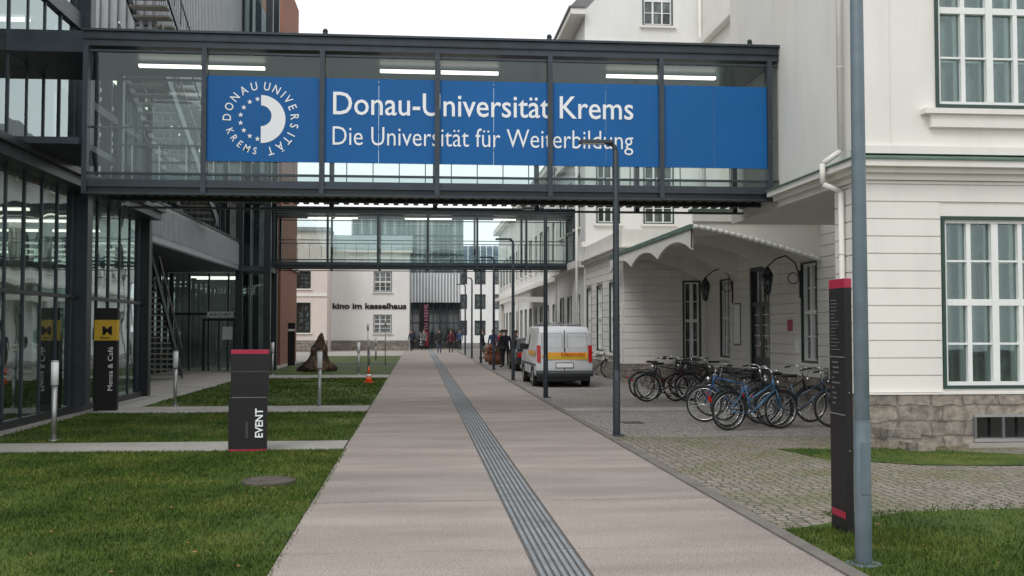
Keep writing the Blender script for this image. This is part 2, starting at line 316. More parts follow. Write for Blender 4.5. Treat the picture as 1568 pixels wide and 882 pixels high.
def blades(name,regs,seed):
    r=np.random.default_rng(seed); P=[]
    for x0,y0,x1,y1,d,h in regs:
        n=int((x1-x0)*(y1-y0)*d); x=r.uniform(x0,x1,n); yy=r.uniform(y0,y1,n)
        dens=np.sin(x*2.1+yy*.7)+np.sin(yy*1.7-x*.9)+r.normal(0,1.2,n)
        k=dens>-1.2; k&=(x+1.72)**2+(yy-12.4)**2>.12
        P.append(np.stack([x[k],yy[k],np.full(k.sum(),h)],1))
    P=np.concatenate(P); n=len(P); h=P[:,2]*r.uniform(.5,1.3,n); a=r.uniform(0,2*np.pi,n); w=.0035+P[:,1]*.00028
    dx,dy=np.cos(a)*w,np.sin(a)*w; lx,ly=r.normal(0,.35,n)*h,r.normal(0,.35,n)*h
    V=np.zeros((n,3,3)); V[:,0]=np.stack([P[:,0]-dx,P[:,1]-dy,np.full(n,.018)],1); V[:,1]=np.stack([P[:,0]+dx,P[:,1]+dy,np.full(n,.018)],1); V[:,2]=np.stack([P[:,0]+lx,P[:,1]+ly,.018+h],1)
    me=bpy.data.meshes.new(name); me.vertices.add(n*3); me.vertices.foreach_set('co',V.ravel()); me.loops.add(n*3); me.loops.foreach_set('vertex_index',np.arange(n*3))
    me.polygons.add(n); me.polygons.foreach_set('loop_start',np.arange(n)*3); me.polygons.foreach_set('loop_total',np.full(n,3)); me.materials.append(GRB); me.update(calc_edges=True); me.validate()
    o=bpy.data.objects.new(name,me); S.collection.objects.link(o)
blades('grass',[(-6.9,7,-1.03,15.64,2300,.038),(-6.9,16.95,-1.05,22.76,900,.045),(-6.3,24.6,-1.1,38.4,300,.05),(3.22,7,7.5,9.1,2300,.042),(3.9,9.1,8,9.95,1300,.035),(5.0,9.9,8,10.25,400,.03),(5.5,13.6,7.9,15.2,420,.03),(3.5,8.3,4.3,9.0,2500,.06)],3)
b=B('fallen_leaves'); LF=M('leaf_brown',(.25,.12,.04),.8,0,.4,30)
for _ in range(110):
    x=random.uniform(-6.5,-1.2) if random.random()<.7 else random.uniform(3.3,8); y=random.uniform(7.5,15); a=random.uniform(0,6.3); s=random.uniform(.012,.028); z=.055 if x<0 or y<9.3 else .016
    b.poly([(x+s*math.cos(a),y+s*math.sin(a),z),(x+s*.6*math.cos(a+1.6),y+s*.6*math.sin(a+1.6),z+.006),(x-s*math.cos(a),y-s*math.sin(a),z+.004),(x-s*.6*math.cos(a+1.6),y-s*.6*math.sin(a+1.6),z)],LF)
b.done()
# ------------------------------------------------------------------ glazed bridges
M_UND=M('soffit_slats',(.16,.135,.10),.7,0,.2)
def bridge(name,Y,D,x0,x1,z0,z1,mul,tubes):
    r=root(name); b=B('steel_frame',r)
    b.box(x0,Y,z1-.30,x1,Y+D,z1-.04,STEEL); b.box(x0-.02,Y-.06,z1-.04,x1+.02,Y+D+.06,z1,STEEL); b.box(x0,Y-.035,z1-.19,x1,Y-.001,z1-.16,STEEL2)
    b.box(x0,Y+.03,z1-.40,x1,Y+.10,z1-.36,STEEL); b.box(x0,Y+D-.1,z1-.40,x1,Y+D-.03,z1-.36,STEEL)
    b.box(x0,Y+.01,z0+.17,x1,Y+D-.01,z0+.27,STEEL); b.box(x0,Y-.03,z0,x1,Y+.14,z0+.03,STEEL); b.box(x0,Y+.03,z0+.03,x1,Y+.06,z0+.17,STEEL2)
    b.box(x0,Y-.03,z0+.13,x1,Y+.0,z0+.169,STEEL); b.box(x0,Y+D-.14,z0,x1,Y+D+.03,z0+.03,STEEL)
    b.box(x0,Y+.02,z0+.36,x1,Y+.08,z0+.40,STEEL); b.box(x0,Y+D-.08,z0+.36,x1,Y+D-.02,z0+.40,STEEL)
    for x in [x0+.05]+mul:
        for yy in (Y,Y+D):
            s=-1 if yy==Y else 1
            b.box(x-.045,yy+.045*s,z0+.031,x+.045,yy-.12*s,z1-.301,STEEL)
    x=x0+.1
    while x<x1: b.box(x,Y+.15,z0+.10,x+.10,Y+D-.15,z0+.165,M_UND); x+=.20
    b.box(x0,Y+D/2-.05,z0+.02,x1,Y+D/2+.05,z0+.16,STEEL2)
    b.done()
    b=B('glazing',r)
    for yy in (Y+.065,Y+D-.065): b.poly([(x0,yy,z0+.4),(x1,yy,z0+.4),(x1,yy,z1-.4),(x0,yy,z1-.4)],GLASS)
    for yy in (Y+.05,Y+D-.05): b.poly([(x0,yy,z0+.27),(x1,yy,z0+.27),(x1,yy,z0+.36),(x0,yy,z0+.36)],RGLASS)
    b.done()
    b=B('handrail',r); b.cyl((x0,Y+D-.2,z0+1.25),(x1,Y+D-.2,z0+1.25),.02,ALU,8); b.cyl((x0,Y+.25,z0+1.25),(x1,Y+.25,z0+1.25),.02,ALU,8); x=x0+.3
    while x<x1: b.box(x,Y+D-.21,z0+.28,x+.02,Y+D-.19,z0+1.25,ALU); x+=.53
    b.done()
    b=B('ceiling_lights',r)
    for a,e in tubes: b.box(a,Y+1.0,z1-.42,e,Y+1.1,z1-.37,TUBE)
    b.done(); return r
mul=[-3.87,-1.76,.34,2.44,4.55,6.64]
br=bridge('glazed_footbridge',19.2,2.3,-6.0,6.82,4.22,7.2,mul,[(-5.3,-4.15),(-4.1,-2.95),(-.75,.38),(.43,1.55),(3.7,4.75),(4.8,5.9)])
b=B('banner',br)
bx=[-3.83,-1.80,.335,2.44,4.55,6.6]
for a,e in zip(bx[:-1],bx[1:]):
    mid=(a+e)/2; b.box(a+.003,19.22,4.84,mid-.003,19.236,6.4,BLUE); b.box(mid+.003,19.22,4.84,e-.003,19.236,6.4,BLUE)
b.done()
text(br,'banner_title','Donau-Universität Krems',(-1.60,19.212,5.735),.60,WHITE,5.58,bold=.004)
text(br,'banner_subtitle','Die Universität für Weiterbildung',(-1.60,19.212,5.17),.50,WHITE,5.58,bold=-.002)
lc=(-2.86,5.62)
def lt(ch,phi,rad,inv):
    be=phi-180 if inv else phi
    o=text(br,'logo_letter',ch,(lc[0]+rad*math.sin(R(phi)),19.212,lc[1]+rad*math.cos(R(phi))),.215 if not inv else .18,WHITE,rot=(R(90),R(be),0),ax='CENTER',ay='CENTER',bold=.002)
    o.scale.x=.85
for i,ch in enumerate('DONAU'): lt(ch,-88+i*19,.60,False)
for ch,a in zip('UNIVERSITÄT',(6,23,37,49,64,81,97,113,125,141,159)): lt(ch,a+4,.60,False)
for i,ch in enumerate('KREMS'): lt(ch,-112-i*14.5,.60,True)
b=B('logo_moon_and_stars',br)
N=24; outer=[(lc[0]+.44*math.sin(math.pi*i/N),lc[1]+.44*math.cos(math.pi*i/N)) for i in range(N+1)]; inner=[(lc[0]+.19*math.sin(math.pi*i/N),lc[1]+.06+.19*math.cos(math.pi*i/N)) for i in range(N+1)]
for i in range(N): b.poly([(p[0],19.213,p[1]) for p in (outer[i],outer[i+1],inner[i+1],inner[i])][::-1],WHITE)
for k in range(8):
    a=R(-10-k*23); cx,cz=lc[0]+.37*math.sin(a),lc[1]+.37*math.cos(a); st=[]
    for j in range(10):
        rr=.05 if j%2==0 else .021; t=math.pi*j/5; st.append((cx+rr*math.sin(t),19.212,cz+rr*math.cos(t)))
    b.poly(st[::-1],WHITE)
b.done()
b=B('roof_cameras',br)
for x in (-1.72,2.44,6.3): b.cyl((x,19.3,7.2),(x,19.3,7.26),.05,STEEL2,8); b.ball((x,19.3,7.29),.05,.05,.05,STEEL2,8,6)
b.done()
bridge('glazed_footbridge',46,2.3,-6.3,7.0,4.45,7.15,[-3.94,-1.76,.42,2.6,4.78,6.9],[(-4.9,-3.9),(-3.7,-2.7),(-.6,.4),(.5,1.5),(3.4,4.4)])
# ------------------------------------------------------------------ left glass building
gl=root('glass_university_building')
b=B('facade_frame',gl)
def mull(x,y0,y1,z0,z1,st,w=.045,d=.07,m=STEEL):
    y=y0
    while y<=y1+.001: b.box(x-.02,y-w/2,z0,x+d-.02,y+w/2,z1,m); y+=st
mull(-7.4,14,29,.15,4.75,.9); mull(-7.4,14,23.4,5.1,15,.9)
b.box(-7.55,14,0,-7.3,29,.15,STEEL2); b.box(-7.6,13,4.75,-6.95,29.1,4.95,STEEL); b.box(-7.6,13,4.95,-6.85,29.15,5.08,STEEL2)
b.box(-7.5,14,2.45,-7.33,29,2.53,STEEL2)
for z in (8.3,11.6): b.box(-7.6,14,z,-7.3,23.4,z+.35,STEEL)
b.box(-7.6,23.35,0.15,-7.15,23.7,16,STEEL); b.box(-7.6,28.8,.0,-7.2,29.1,4.75,STEEL2)
b.box(-7.6,19.0,5.08,-6.0,21.6,5.2,STEEL); b.box(-7.4,19.3,6.8,-6.0,21.5,7.19,STEEL)
b.done()
b=B('glass_panes',gl)
for z0,z1,y1 in ((.15,4.75,29),(5.1,15,23.4)):
    y=14.
    while y<y1-.1:
        e=min(y+.9,y1); t=random.uniform(-.008,.008); b.poly([(-7.38+t,y,z0),(-7.38-t,e,z0),(-7.38-t,e,z1),(-7.38+t,y,z1)],FGLASS); y=e
b.poly([(-7.5,29.0,.1),(-12,29.0,.1),(-12,29.0,4.75),(-7.5,29.0,4.75)],FGLASS)
b.done()
b=B('interior',gl)
b.box(-14,13,0,-7.56,29,.05,FLOORI); b.box(-14,13,4.3,-7.62,29,4.6,INTW); b.box(-14.2,13,0,-14,29,4.3,INTW); b.box(-14,13,0,-7.6,13.2,15,INTW)
for z in (5.1,8.4,11.7,15): b.box(-14,13.2,z,-7.62,23.3,z+.2,INTW)
b.box(-11.2,13.2,5.3,-11,23.3,15,BRICK)
for y in (15,17.4,19.8,22.2,24.6,27): b.box(-13.5,y,4.24,-8,y+.12,4.29,TUBE)
for y in (15,17,19,21,22.6): b.box(-10.5,y,8.3,-8.2,y+.12,8.36,TUBE); b.box(-10.5,y,11.6,-8.2,y+.12,11.66,TUBE)
for i,y in enumerate((16,18.2,20.4,22.8,25.4,27.4)):
    b.box(-9.7,y,.05,-8.3,y+.7,.78,STEEL if i%2 else FLOORI); b.cyl((-9.2,y-.6,.05),(-9.2,y-.6,4.3),.14,CONC,12)
    b.box(-13.9,y,1,-13.8,y+1.4,2.4,WHITE if i%2 else BRICK)
b.done()
b=B('metal_clad_upper_block',gl)
b.box(-16,30,9.2,-7.45,52,17,METAL)
y=30.05
while y<52: b.box(-7.449,y,9.2,-7.38,y+.10,17,METAL); y+=.24
x=-16
while x<-7.5: b.box(x,29.93,9.2,x+.1,29.999,17,METAL); x+=.24
b.box(-16,30,4.2,-7.53,45,4.42,STEEL); b.box(-7.5,29.15,4.25,-7.42,45,5.42,METAL); y=29.2
while y<45: b.box(-7.419,y,4.45,-7.385,y+.06,5.3,METAL); y+=.16
b.box(-7.52,29.15,5.42,-7.37,45,5.48,STEEL); b.box(-7.52,29.15,4.19,-7.36,45,4.249,STEEL)
b.done()
b=B('rear_glazing',gl)
for y in np.arange(24,46.1,1.1): b.box(-8.3,y-.05,5.48,-8.12,y+.05,9.2,STEEL2)
for y in np.arange(29.5,46.1,1.1): b.box(-10.6,y-.03,.0,-10.46,y+.03,4.2,STEEL2)
for x in np.arange(-10.6,-7.3,.82): b.box(x-.03,45.9,.0,x+.03,46.04,4.2,STEEL2)
b.box(-10.6,45.88,2.4,-7.4,46.05,2.5,STEEL2); b.box(-8.32,24,7.3,-8.10,46,7.5,STEEL)
b.poly([(-8.25,24,5.4),(-8.25,46,5.4),(-8.25,46,9.2),(-8.25,24,9.2)],RGLASS); b.poly([(-10.55,29,0),(-10.55,46,0),(-10.55,46,4.2),(-10.55,29,4.2)],FGLASS)
b.poly([(-10.55,45.98,0),(-7.4,45.98,0),(-7.4,45.98,4.2),(-10.55,45.98,4.2)],FGLASS)
b.box(-13.2,29,0,-13,56,9,INTW); b.box(-12.4,24,5.3,-12.2,46,9.0,BRICK); b.box(-13,50,0,-6.9,50.2,9.2,INTW); b.box(-13,24,9.0,-8.35,29.9,9.3,INTW)
for k,y in enumerate(np.arange(25,45,2.6)): b.box(-12.19,y,6.2,-12.12,y+1.1,8.2,WFR); b.box(-12.119,y+.08,6.28,-12.10,y+1.02,8.12,WGL)
for y in (32,36,40,44): b.box(-12.8,y,4.05,-10.8,y+.1,4.12,TUBE)
for y in (26,30,34,38,42): b.box(-8.9,y,9.0,-8.8,y+1.6,9.06,TUBE)
for y in (47,48.4): b.box(-10,y,4.05,-8,y+.1,4.12,TUBE)
b.done()
b=B('archive_door',gl)
b.box(-9.2,45.80,0,-9.1,45.87,2.25,STEEL2); b.box(-7.9,45.80,0,-7.8,45.87,2.25,STEEL2); b.box(-9.1,45.80,2.15,-7.9,45.87,2.25,STEEL2); b.box(-8.53,45.8,0,-8.47,45.87,2.15,STEEL2)
b.box(-8.35,45.75,1.35,-7.95,45.79,1.9,WHITE); b.cyl((-8.6,45.74,.9),(-8.6,45.74,1.3),.015,ALU,6); b.cyl((-8.4,45.74,.9),(-8.4,45.74,1.3),.015,ALU,6)
b.box(-9.0,45.76,2.3,-7.9,45.79,2.55,WHITE)
b.done(); text(gl,'door_sign','ARCHIV',(-8.9,45.75,2.35),.2,SIGNB,.9)
def stair(name,x0,x1,y0,z0,y1,z1,n,parent):
    b=B(name,parent)
    for i in range(n):
        t=i/n; y=y0+(y1-y0)*t; z=z0+(z1-z0)*(i+1)/n; dy=(y1-y0)/n
        b.box(x0+.06,y,z-.05,x1-.06,y+dy*1.05,z,CONC)
    for x in (x0,x1):
        b.poly([(x,y0,z0-.1),(x,y1,z1-.1),(x,y1,z1+.25),(x,y0,z0+.25)],STEEL); b.poly([(x+.05,y0,z0-.1),(x+.05,y1,z1-.1),(x+.05,y1,z1+.25),(x+.05,y0,z0+.25)],STEEL)
        b.poly([(x,y0,z0+.25),(x+.05,y0,z0+.25),(x+.05,y1,z1+.25),(x,y1,z1+.25)],STEEL)
        b.cyl((x,y0,z0+1.1),(x,y1,z1+1.1),.03,ALU,6)
        for k in range(n//2+1):
            t=k/(n//2); b.cyl((x,y0+(y1-y0)*t,z0+(z1-z0)*t+.2),(x,y0+(y1-y0)*t,z0+(z1-z0)*t+1.1),.014,STEEL2,5)
    b.done()
stair('ground_stairs',-9.8,-8.5,38.8,0,34.0,4.2,22,gl); stair('upper_stairs',-8.0,-6.9,36.6,5.4,28.5,8.9,20,gl); stair('top_stairs',-8.0,-6.9,26,12.2,34,8.9,20,gl)
b=B('stair_tower',gl)
for x in (-7.4,-6.25):
    for y in (44.2,46.2): b.box(x-.14,y-.12,0,x+.14,y+.12,17,STEEL2)
for z in (4.2,7.2,10.6,14): b.box(-7.5,44.1,z,-6.15,46.3,z+.22,STEEL)
b.box(-7.0,45.2,0,-6.75,45.4,17,STEEL); b.poly([(-7.3,44.25,.2),(-6.3,44.25,.2),(-6.3,44.25,17),(-7.3,44.25,17)],RGLASS)
b.done()
r=root('brick_building'); b=B('walls',r); b.box(-20,53,0,-6.85,60,20,BRICK); 
for z in (5,9,13): b.box(-20.1,52.9,z,-6.75,60.1,z+.18,CONC)
b.done()
# ------------------------------------------------------------------ right building (near)
rb=root('cream_university_building')
b=B('front_wing_walls',rb); YA=15.5; XA=6.84
w1=(8.07,9.85,.88,3.55); w2=(8.02,9.85,5.25,8.35)
wall(b,'y',YA,-1,XA,16,.82,4.1,[w1,(11.6,13.3,.88,3.55)],WALL,board=.268)
wall(b,'y',YA,-1,XA,16,4.45,12.5,[w2,(11.6,13.3,5.25,8.35)],WALL)
wall(b,'x',XA,-1,YA+.351,16.55,.82,4.1,[],WALL,board=.268); b.box(XA+.36,16.2,.82,16,16.55,4.1,WALL)
wall(b,'x',XA,-1,YA+.351,22,4.45,12.5,[],WALL); b.box(XA,22,4.1,16,22.3,12.5,WALL)
b.box(XA,16.56,4.1,12.2,22,4.45,WALL); b.box(XA+.37,YA+.37,4.1,16,16.55,4.44,WALL); b.box(XA+.002,YA+.352,4.101,XA+.35,16.55,4.449,WALL); b.box(XA+.002,YA+.002,4.101,16,YA+.35,4.449,WALL)
b.box(XA-.04,YA-.04,4.62,XA+.42,YA-.001,12.5,WALL); b.box(XA-.04,YA,4.62,XA-.001,YA+.42,12.5,WALL)
b.box(XA-.12,YA-.12,4.5,16,YA-.002,4.62,WALL)
b.box(XA-.3,YA-.3,12.5,16.3,22.3,12.8,WALL); b.done()
b=B('cornice',rb)
for z0,z1,p in ((4.10,4.2,.08),(4.2,4.28,.18),(4.28,4.38,.30)):
    b.box(XA-p,YA-p,z0,16.2,YA-.002,z1,WALL); b.box(XA-p,YA,z0,XA-.002,19.1,z1,WALL)
b.box(XA-.33,YA-.33,4.38,16.2,YA-.002,4.405,COPPER); b.box(XA-.33,YA,4.38,XA-.002,19.1,4.405,COPPER)
b.poly([(XA-.33,YA-.33,4.406),(16.2,YA-.33,4.406),(16.2,YA-.002,4.5),(XA-.002,YA-.002,4.5)],COPPER)
b.done()
b=B('front_windows',rb)
for w in (w1,(11.6,13.3,.88,3.55)): window(b,'y',YA,-1,*w,cols=4,rows=4,sill=False,double=True)
for w in (w2,(11.6,13.3,5.25,8.35)):
    window(b,'y',YA,-1,*w,cols=4,rows=4,sill=False,double=True); b.box(w[0]-.25,YA-.16,w[2]-.12,w[1]+.3,YA-.001,w[2]-.04,WALL); b.box(w[0]-.12,YA-.1,w[2]-.32,w[1]+.2,YA-.001,w[2]-.121,WALL)
b.done()
b=B('stone_base',rb); b.box(XA-.09,YA-.09,0,8.55,16.6,.80,STONE); b.box(8.55,YA-.09,0,10.2,16.6,.12,STONE); b.box(8.55,YA-.09,.46,10.2,16.6,.80,STONE); b.box(10.2,YA-.09,0,16,16.6,.80,STONE)
b.box(XA-.11,YA-.11,.80,16,16.62,.819,WALL)
b.box(8.55,YA+.1,.12,10.2,YA+.2,.46,DGL); b.box(8.5,YA-.12,.07,10.25,YA-.091,.12,ALU); b.box(8.5,YA-.12,.45,10.25,YA-.091,.49,ALU)
for x in (8.5,8.95,9.4,9.85): b.box(x,YA-.118,.12,x+.04,YA-.092,.45,SIGNG)
b.box(7.15,YA-.75,0,7.55,YA-.1,.14,STONE); b.box(7.0,YA-.4,0,7.5,YA-.092,.30,STONE); b.box(8.3,YA-.32,0,10.6,YA-.12,.06,CONC)
b.done()
b=B('downpipes',rb); py=16.12
b.tube([(6.74,py,.6),(6.74,py,4.0),(6.45,py+.03,4.12),(6.45,py+.03,4.45),(6.74,py,4.65),(6.74,py,12)],.045,WALL,10); b.cyl((6.74,py,0),(6.74,py,.62),.07,STEEL2,10)
for z in (1.5,3,6,7.5): b.torus((6.74,py,z),(0,0,1),.048,.01,WALL,12,5)
b.cyl((11.8,42.7,5.4),(11.8,42.7,17),.07,WALL,8); b.cyl((11.82,26,5.4),(11.82,26,17),.06,WALL,8)
b.done()
b=B('entrance_range_walls',rb); XR=9.8
dr=(28.4,30.2,.25,3.6); wr1=(24.9,26.0,.95,3.5)
wall(b,'x',XR,-1,16.6,35,.6,5.4,[dr,wr1,(32.2,33.2,.9,3.4)],WALL,board=.268)
b.box(XR-.06,16.6,0,XR+.3,28.4,.6,STONE); b.box(XR-.06,30.2,0,XR+.3,35,.6,STONE)
wf=(9.0,9.62,.72,3.45)
wall(b,'y',35,-1,6.95,XR,.62,4.4,[wf],WALL,board=.268); b.box(6.88,34.93,0,XR,35.3,.62,STONE)
sd=[(36.2,37.5,.95,3.5),(38.9,40.2,.95,3.5),(41.4,42.6,.95,3.5)]
wall(b,'x',6.95,-1,35.351,43,.62,4.4,sd,WALL,board=.268); b.box(6.88,35.3,0,7.2,43,.62,STONE)
b.box(6.9,34.98,4.4,12,43,5.2,WALL)
for z0,z1,p in ((4.35,4.45,.08),(4.45,4.55,.2),(4.55,4.6,.3)): b.box(6.95-p,35-p,z0,10.1,42.99,z1,WALL)
b.box(9.9,22.3,5.4,12,35,5.6,COPPER)
b.done()
b=B('entrance_windows',rb)
window(b,'y',35,-1,*wf,cols=2,rows=4,sill=True); window(b,'x',XR,-1,*wr1,cols=2,rows=4); window(b,'x',XR,-1,32.2,33.2,.9,3.4,cols=2,rows=4)
for w in sd: window(b,'x',6.95,-1,*w,cols=2,rows=4)
b.done()
b=B('entrance_door',rb); DO=M('door_dark_green',(.015,.03,.028),.35,0,.15)
b.box(XR,28.4,.25,XR+.14,28.52,3.6,DO); b.box(XR,30.08,.25,XR+.14,30.2,3.6,DO); b.box(XR,28.52,3.48,XR+.14,30.08,3.6,DO); b.box(XR+.02,28.52,2.45,XR+.13,30.08,2.58,DO)
b.box(XR+.1,28.52,2.58,XR+.12,30.08,3.48,WGL)
for y0,y1 in ((28.53,29.28),(29.32,30.07)):
    b.box(XR+.05,y0,.25,XR+.11,y1,1.0,DO); b.box(XR+.05,y0,1.0,XR+.10,y0+.12,2.45,DO); b.box(XR+.05,y1-.12,1.0,XR+.10,y1,2.45,DO); b.box(XR+.07,y0+.12,1.0,XR+.09,y1-.12,2.45,WGL)
    for z in (1.3,1.6,1.9,2.2): b.box(XR+.04,y0+.12,z,XR+.068,y1-.12,z+.02,CHR)
for x in (28.9,29.3,29.7): b.box(XR+.07,x-.02,2.58,XR+.099,x+.02,3.48,WFR)
b.cyl((XR-.02,29.22,1.2),(XR-.02,29.22,1.5),.02,CHR,6)
b.box(XR-.9,27.9,0,XR,30.7,.12,CONC); b.box(XR-.5,28.1,.12,XR-.001,30.5,.25,CONC)
b.done()
b=B('wall_notices',rb); b.box(XR-.05,26.6,1.75,XR-.031,26.95,2.05,RED); b.box(XR-.05,31.0,1.3,XR-.031,31.7,2.6,SIGNG); b.box(XR-.055,31.05,1.35,XR-.051,31.65,2.55,WHITE); b.box(XR-.05,26.2,1.2,XR-.031,26.4,1.5,WHITE); b.done()
b=B('entrance_canopy',rb)
cy0,cy1=24.7,35.4
b.poly([(6.6,cy0,4.30),(10.1,cy0,4.62),(10.1,34.9,4.62),(6.6,34.9,4.30)],COPPER); b.poly([(6.6,cy0,4.26),(6.6,34.9,4.26),(10.1,34.9,4.5),(10.1,cy0,4.5)],WALL)
b.box(6.52,cy0-.06,4.22,6.6,cy1,4.33,COPPER); b.box(6.6,cy0-.08,4.40,10.2,cy0-.03,4.66,WALL); b.box(6.55,cy0-.12,4.64,10.25,cy0+.2,4.70,COPPER)
n=24
def az(t): return 4.30-.92*t**1.25
for i in range(n):
    t0,t1=i/n,(i+1)/n; x0,x1=6.6+3.6*t0,6.6+3.6*t1
    b.poly([(x0,cy0-.02,az(t0)),(x1,cy0-.02,az(t1)),(x1,cy0-.02,4.5),(x0,cy0-.02,4.5)],WALL)
    b.cyl((x0,cy0-.1,az(t0)-.03),(x1,cy0-.1,az(t1)-.03),.055,WFR,8)
n=60
for i in range(n):
    t0,t1=i/n,(i+1)/n; y0,y1=cy0+(cy1-cy0)*t0,cy0+(cy1-cy0)*t1
    def dz(t):
        q=(t*3)%1.0; return 4.24-.22-.30*(abs(q-.5)*2)**2.2
    b.poly([(6.56,y0,dz(t0)),(6.56,y1,dz(t1)),(6.56,y1,4.23),(6.56,y0,4.23)],WALL); b.poly([(6.62,y0,dz(t0)),(6.62,y1,dz(t1)),(6.62,y1,4.25),(6.62,y0,4.25)],WALL)
    b.poly([(6.56,y0,dz(t0)),(6.56,y1,dz(t1)),(6.62,y1,dz(t1)),(6.62,y0,dz(t0))],WALL)
for yy in (cy0+3.33,cy0+6.66,34.75):
    for i in range(10):
        t0,t1=i/10,(i+1)/10; f=lambda t:4.2-.9*(t**2.4)
        b.poly([(6.6+3.2*t0,yy,f(t0)),(6.6+3.2*t1,yy,f(t1)),(6.6+3.2*t1,yy,4.4),(6.6+3.2*t0,yy,4.4)],WALL)
b.done()
def lantern(name,px,py,wx):
    b=B(name,rb); z=3.6
    pts=[(wx,py,z-.55),(wx-.15,py,z-.1),(wx-.4,py,z+.08),(wx-.65,py,z),(px,py,z-.2)]
    b.tube(pts,.018,STEEL2,6); b.box(wx-.04,py-.04,z-1.0,wx,py+.04,z-.3,STEEL2); b.torus((wx-.2,py,z-.5),(0,1,0),.14,.012,STEEL2,14,5)
    b.cyl((px,py,z-.42),(px,py,z-.2),.16,STEEL2,8,.03); b.cyl((px,py,z-.85),(px,py,z-.43),.08,WGL,6,.14); b.cyl((px,py,z-.93),(px,py,z-.85),.03,STEEL2,6,.09)
    for k in range(6):
        a=k*math.pi/3; b.cyl((px+.08*math.cos(a),py+.08*math.sin(a),z-.85),(px+.145*math.cos(a),py+.145*math.sin(a),z-.43),.01,STEEL2,4)
    b.done()
lantern('wall_lantern',8.9,26.0,9.78); lantern('wall_lantern',8.9,31.8,9.78)
b=B('tall_wing_walls',rb)
wall(b,'x',11.9,-1,22.3,43,5.4,17,[],WALL); b.box(11.6,22.3,13.6,11.899,42.8,13.9,WALL)
b1=[(9.4,10.7,14.6,16.8),(9.4,10.7,10.2,12.6),(9.4,10.7,6.2,8.8),(7.4,8.4,6.2,8.8)]
wall(b,'y',43,-1,6.95,9.0,5.2,15.2,b1[3:],WALL2); wall(b,'y',43,-1,9.0,11.9,5.2,18,b1[:3],WALL2)
b.poly([(6.95,43,15.2),(9.0,43,15.2),(9.0,43,17.4)],WALL2)
for z in (13.6,5.2): b.box(6.75,42.8,z,11.9,42.999,z+.22,WALL)
s1=[(y,y+1.2,z,z+2.3) for y in (44.5,47,49.5) for z in (1,6.2,10.2)]
wall(b,'x',6.95,-1,43.36,52,0,15,s1,WALL2); b.box(6.6,43.3,4.4,6.949,52,4.7,WALL); b.box(6.7,43.3,9.3,6.949,52,9.5,WALL); b.box(6.3,42.7,14.95,6.94,52.3,15.2,WALL); b.box(6.22,42.65,15.2,6.9,52.35,15.28,SIGNG)
b.poly([(6.3,42.7,15.29),(6.3,52.3,15.29),(9.1,52.3,18.3),(9.1,42.7,18.3)],SIGNG)
s2=[(y,y+1.2,z,z+2.1) for y in np.arange(53.5,90,2.9) for z in (1,5.3)]
wall(b,'x',7.1,-1,52.36,92,0,10.3,s2,WALL2); b.box(6.75,52.36,4.2,7.099,92,4.45,WALL); b.box(6.6,52.31,10.0,7.09,92,10.3,WALL)
b.box(7.11,51.99,0,14,52.35,15,WALL2); b.poly([(6.55,52.3,10.31),(6.55,92,10.31),(11,92,14.5),(11,52.3,14.5)],SIGNG)
b.done()
b=B('tall_wing_windows',rb)
for w in b1: window(b,'y',43,-1,*w,cols=3,rows=4)
for w in s1: window(b,'x',6.95,-1,*w,cols=2,rows=3)
for w in s2: window(b,'x',7.1,-1,*w,cols=2,rows=3)
b.done()
b=B('far_canopy',rb)
b.poly([(5.2,58,3.6),(7.1,58,4.3),(7.1,66,4.3),(5.2,66,3.6)],COPPER); b.box(5.15,57.95,3.3,7.1,58.05,3.6,WALL); b.box(5.15,58.05,3.35,5.25,66,3.6,WALL)
for y in (58.2,65.8): b.box(5.2,y-.1,0,5.4,y+.1,3.35,WALL)
b.done()
b=B('rear_downpipes',rb)
for y in (43.2,52.1,62,72): b.cyl((6.6 if y<52 else 6.9,y,.0),(6.6 if y<52 else 6.9,y,9.5),.06,WALL,8)
b.done()
# ------------------------------------------------------------------ far buildings
r=root('cinema_building'); b=B('walls',r); Y=88
ws=[(-3.7,-2.2,4.9,6.6),(-3.7,-2.2,1.45,3.0)]
wall(b,'y',Y,-1,-7.9,-.75,.85,8.4,ws,WALL2); b.box(-7.95,Y-.05,0,-.75,Y+.3,.85,STONE); b.box(-.76,Y+.36,0,-.7,Y+6,8.4,WALL2)
for w in ws: window(b,'y',Y,-1,*w,cols=3,rows=4)
b.poly([(-8.2,Y-.3,8.4),(-.5,Y-.3,8.4),(-.5,Y+4,10.0),(-8.2,Y+4,10.0)],METALL); b.box(-8.2,Y-.3,8.2,-.5,Y-.001,8.39,WALL)
b.done(); text(r,'cinema_sign','kino im kesselhaus',(-7.1,Y-.05,3.5),.66,SIGNB,6.1,bold=.022,ext=.02)
r=root('pale_pink_building'); b=B('walls',r); Y=84
ws=[(-9.6,-8.5,1.5,3.9),(-9.6,-8.5,5.0,6.4),(-11.6,-10.6,1.5,3.9),(-11.6,-10.6,5.0,6.4)]
wall(b,'y',Y,-1,-16,-7.2,.9,9.6,ws,PINK); b.box(-16,Y-.05,0,-7.15,Y+.3,.9,STONE); b.box(-7.55,Y+.36,0,-7.2,Y+4,9.6,PINK)
for w in ws: window(b,'y',Y,-1,*w,cols=2,rows=4,fr=STEEL2)
b.box(-16.2,Y-.2,9.6,-7,Y+4,9.9,METAL); b.box(-16,Y-.1,4.4,-7.2,Y-.001,4.6,WALL); b.done()
r=root('campus_hall'); b=B('ribbed_facade',r); Y=95
b.box(-6,Y,6.9,4.1,Y+12,11.9,METALL); b.box(-1.2,Y-.6,4.2,3.8,Y-.01,6.85,METAL)
x=-6
while x<4: b.box(x,Y-.10,6.9,x+.16,Y-.001,11.9,METALD if int(x*3)%3 else METAL); x+=.42
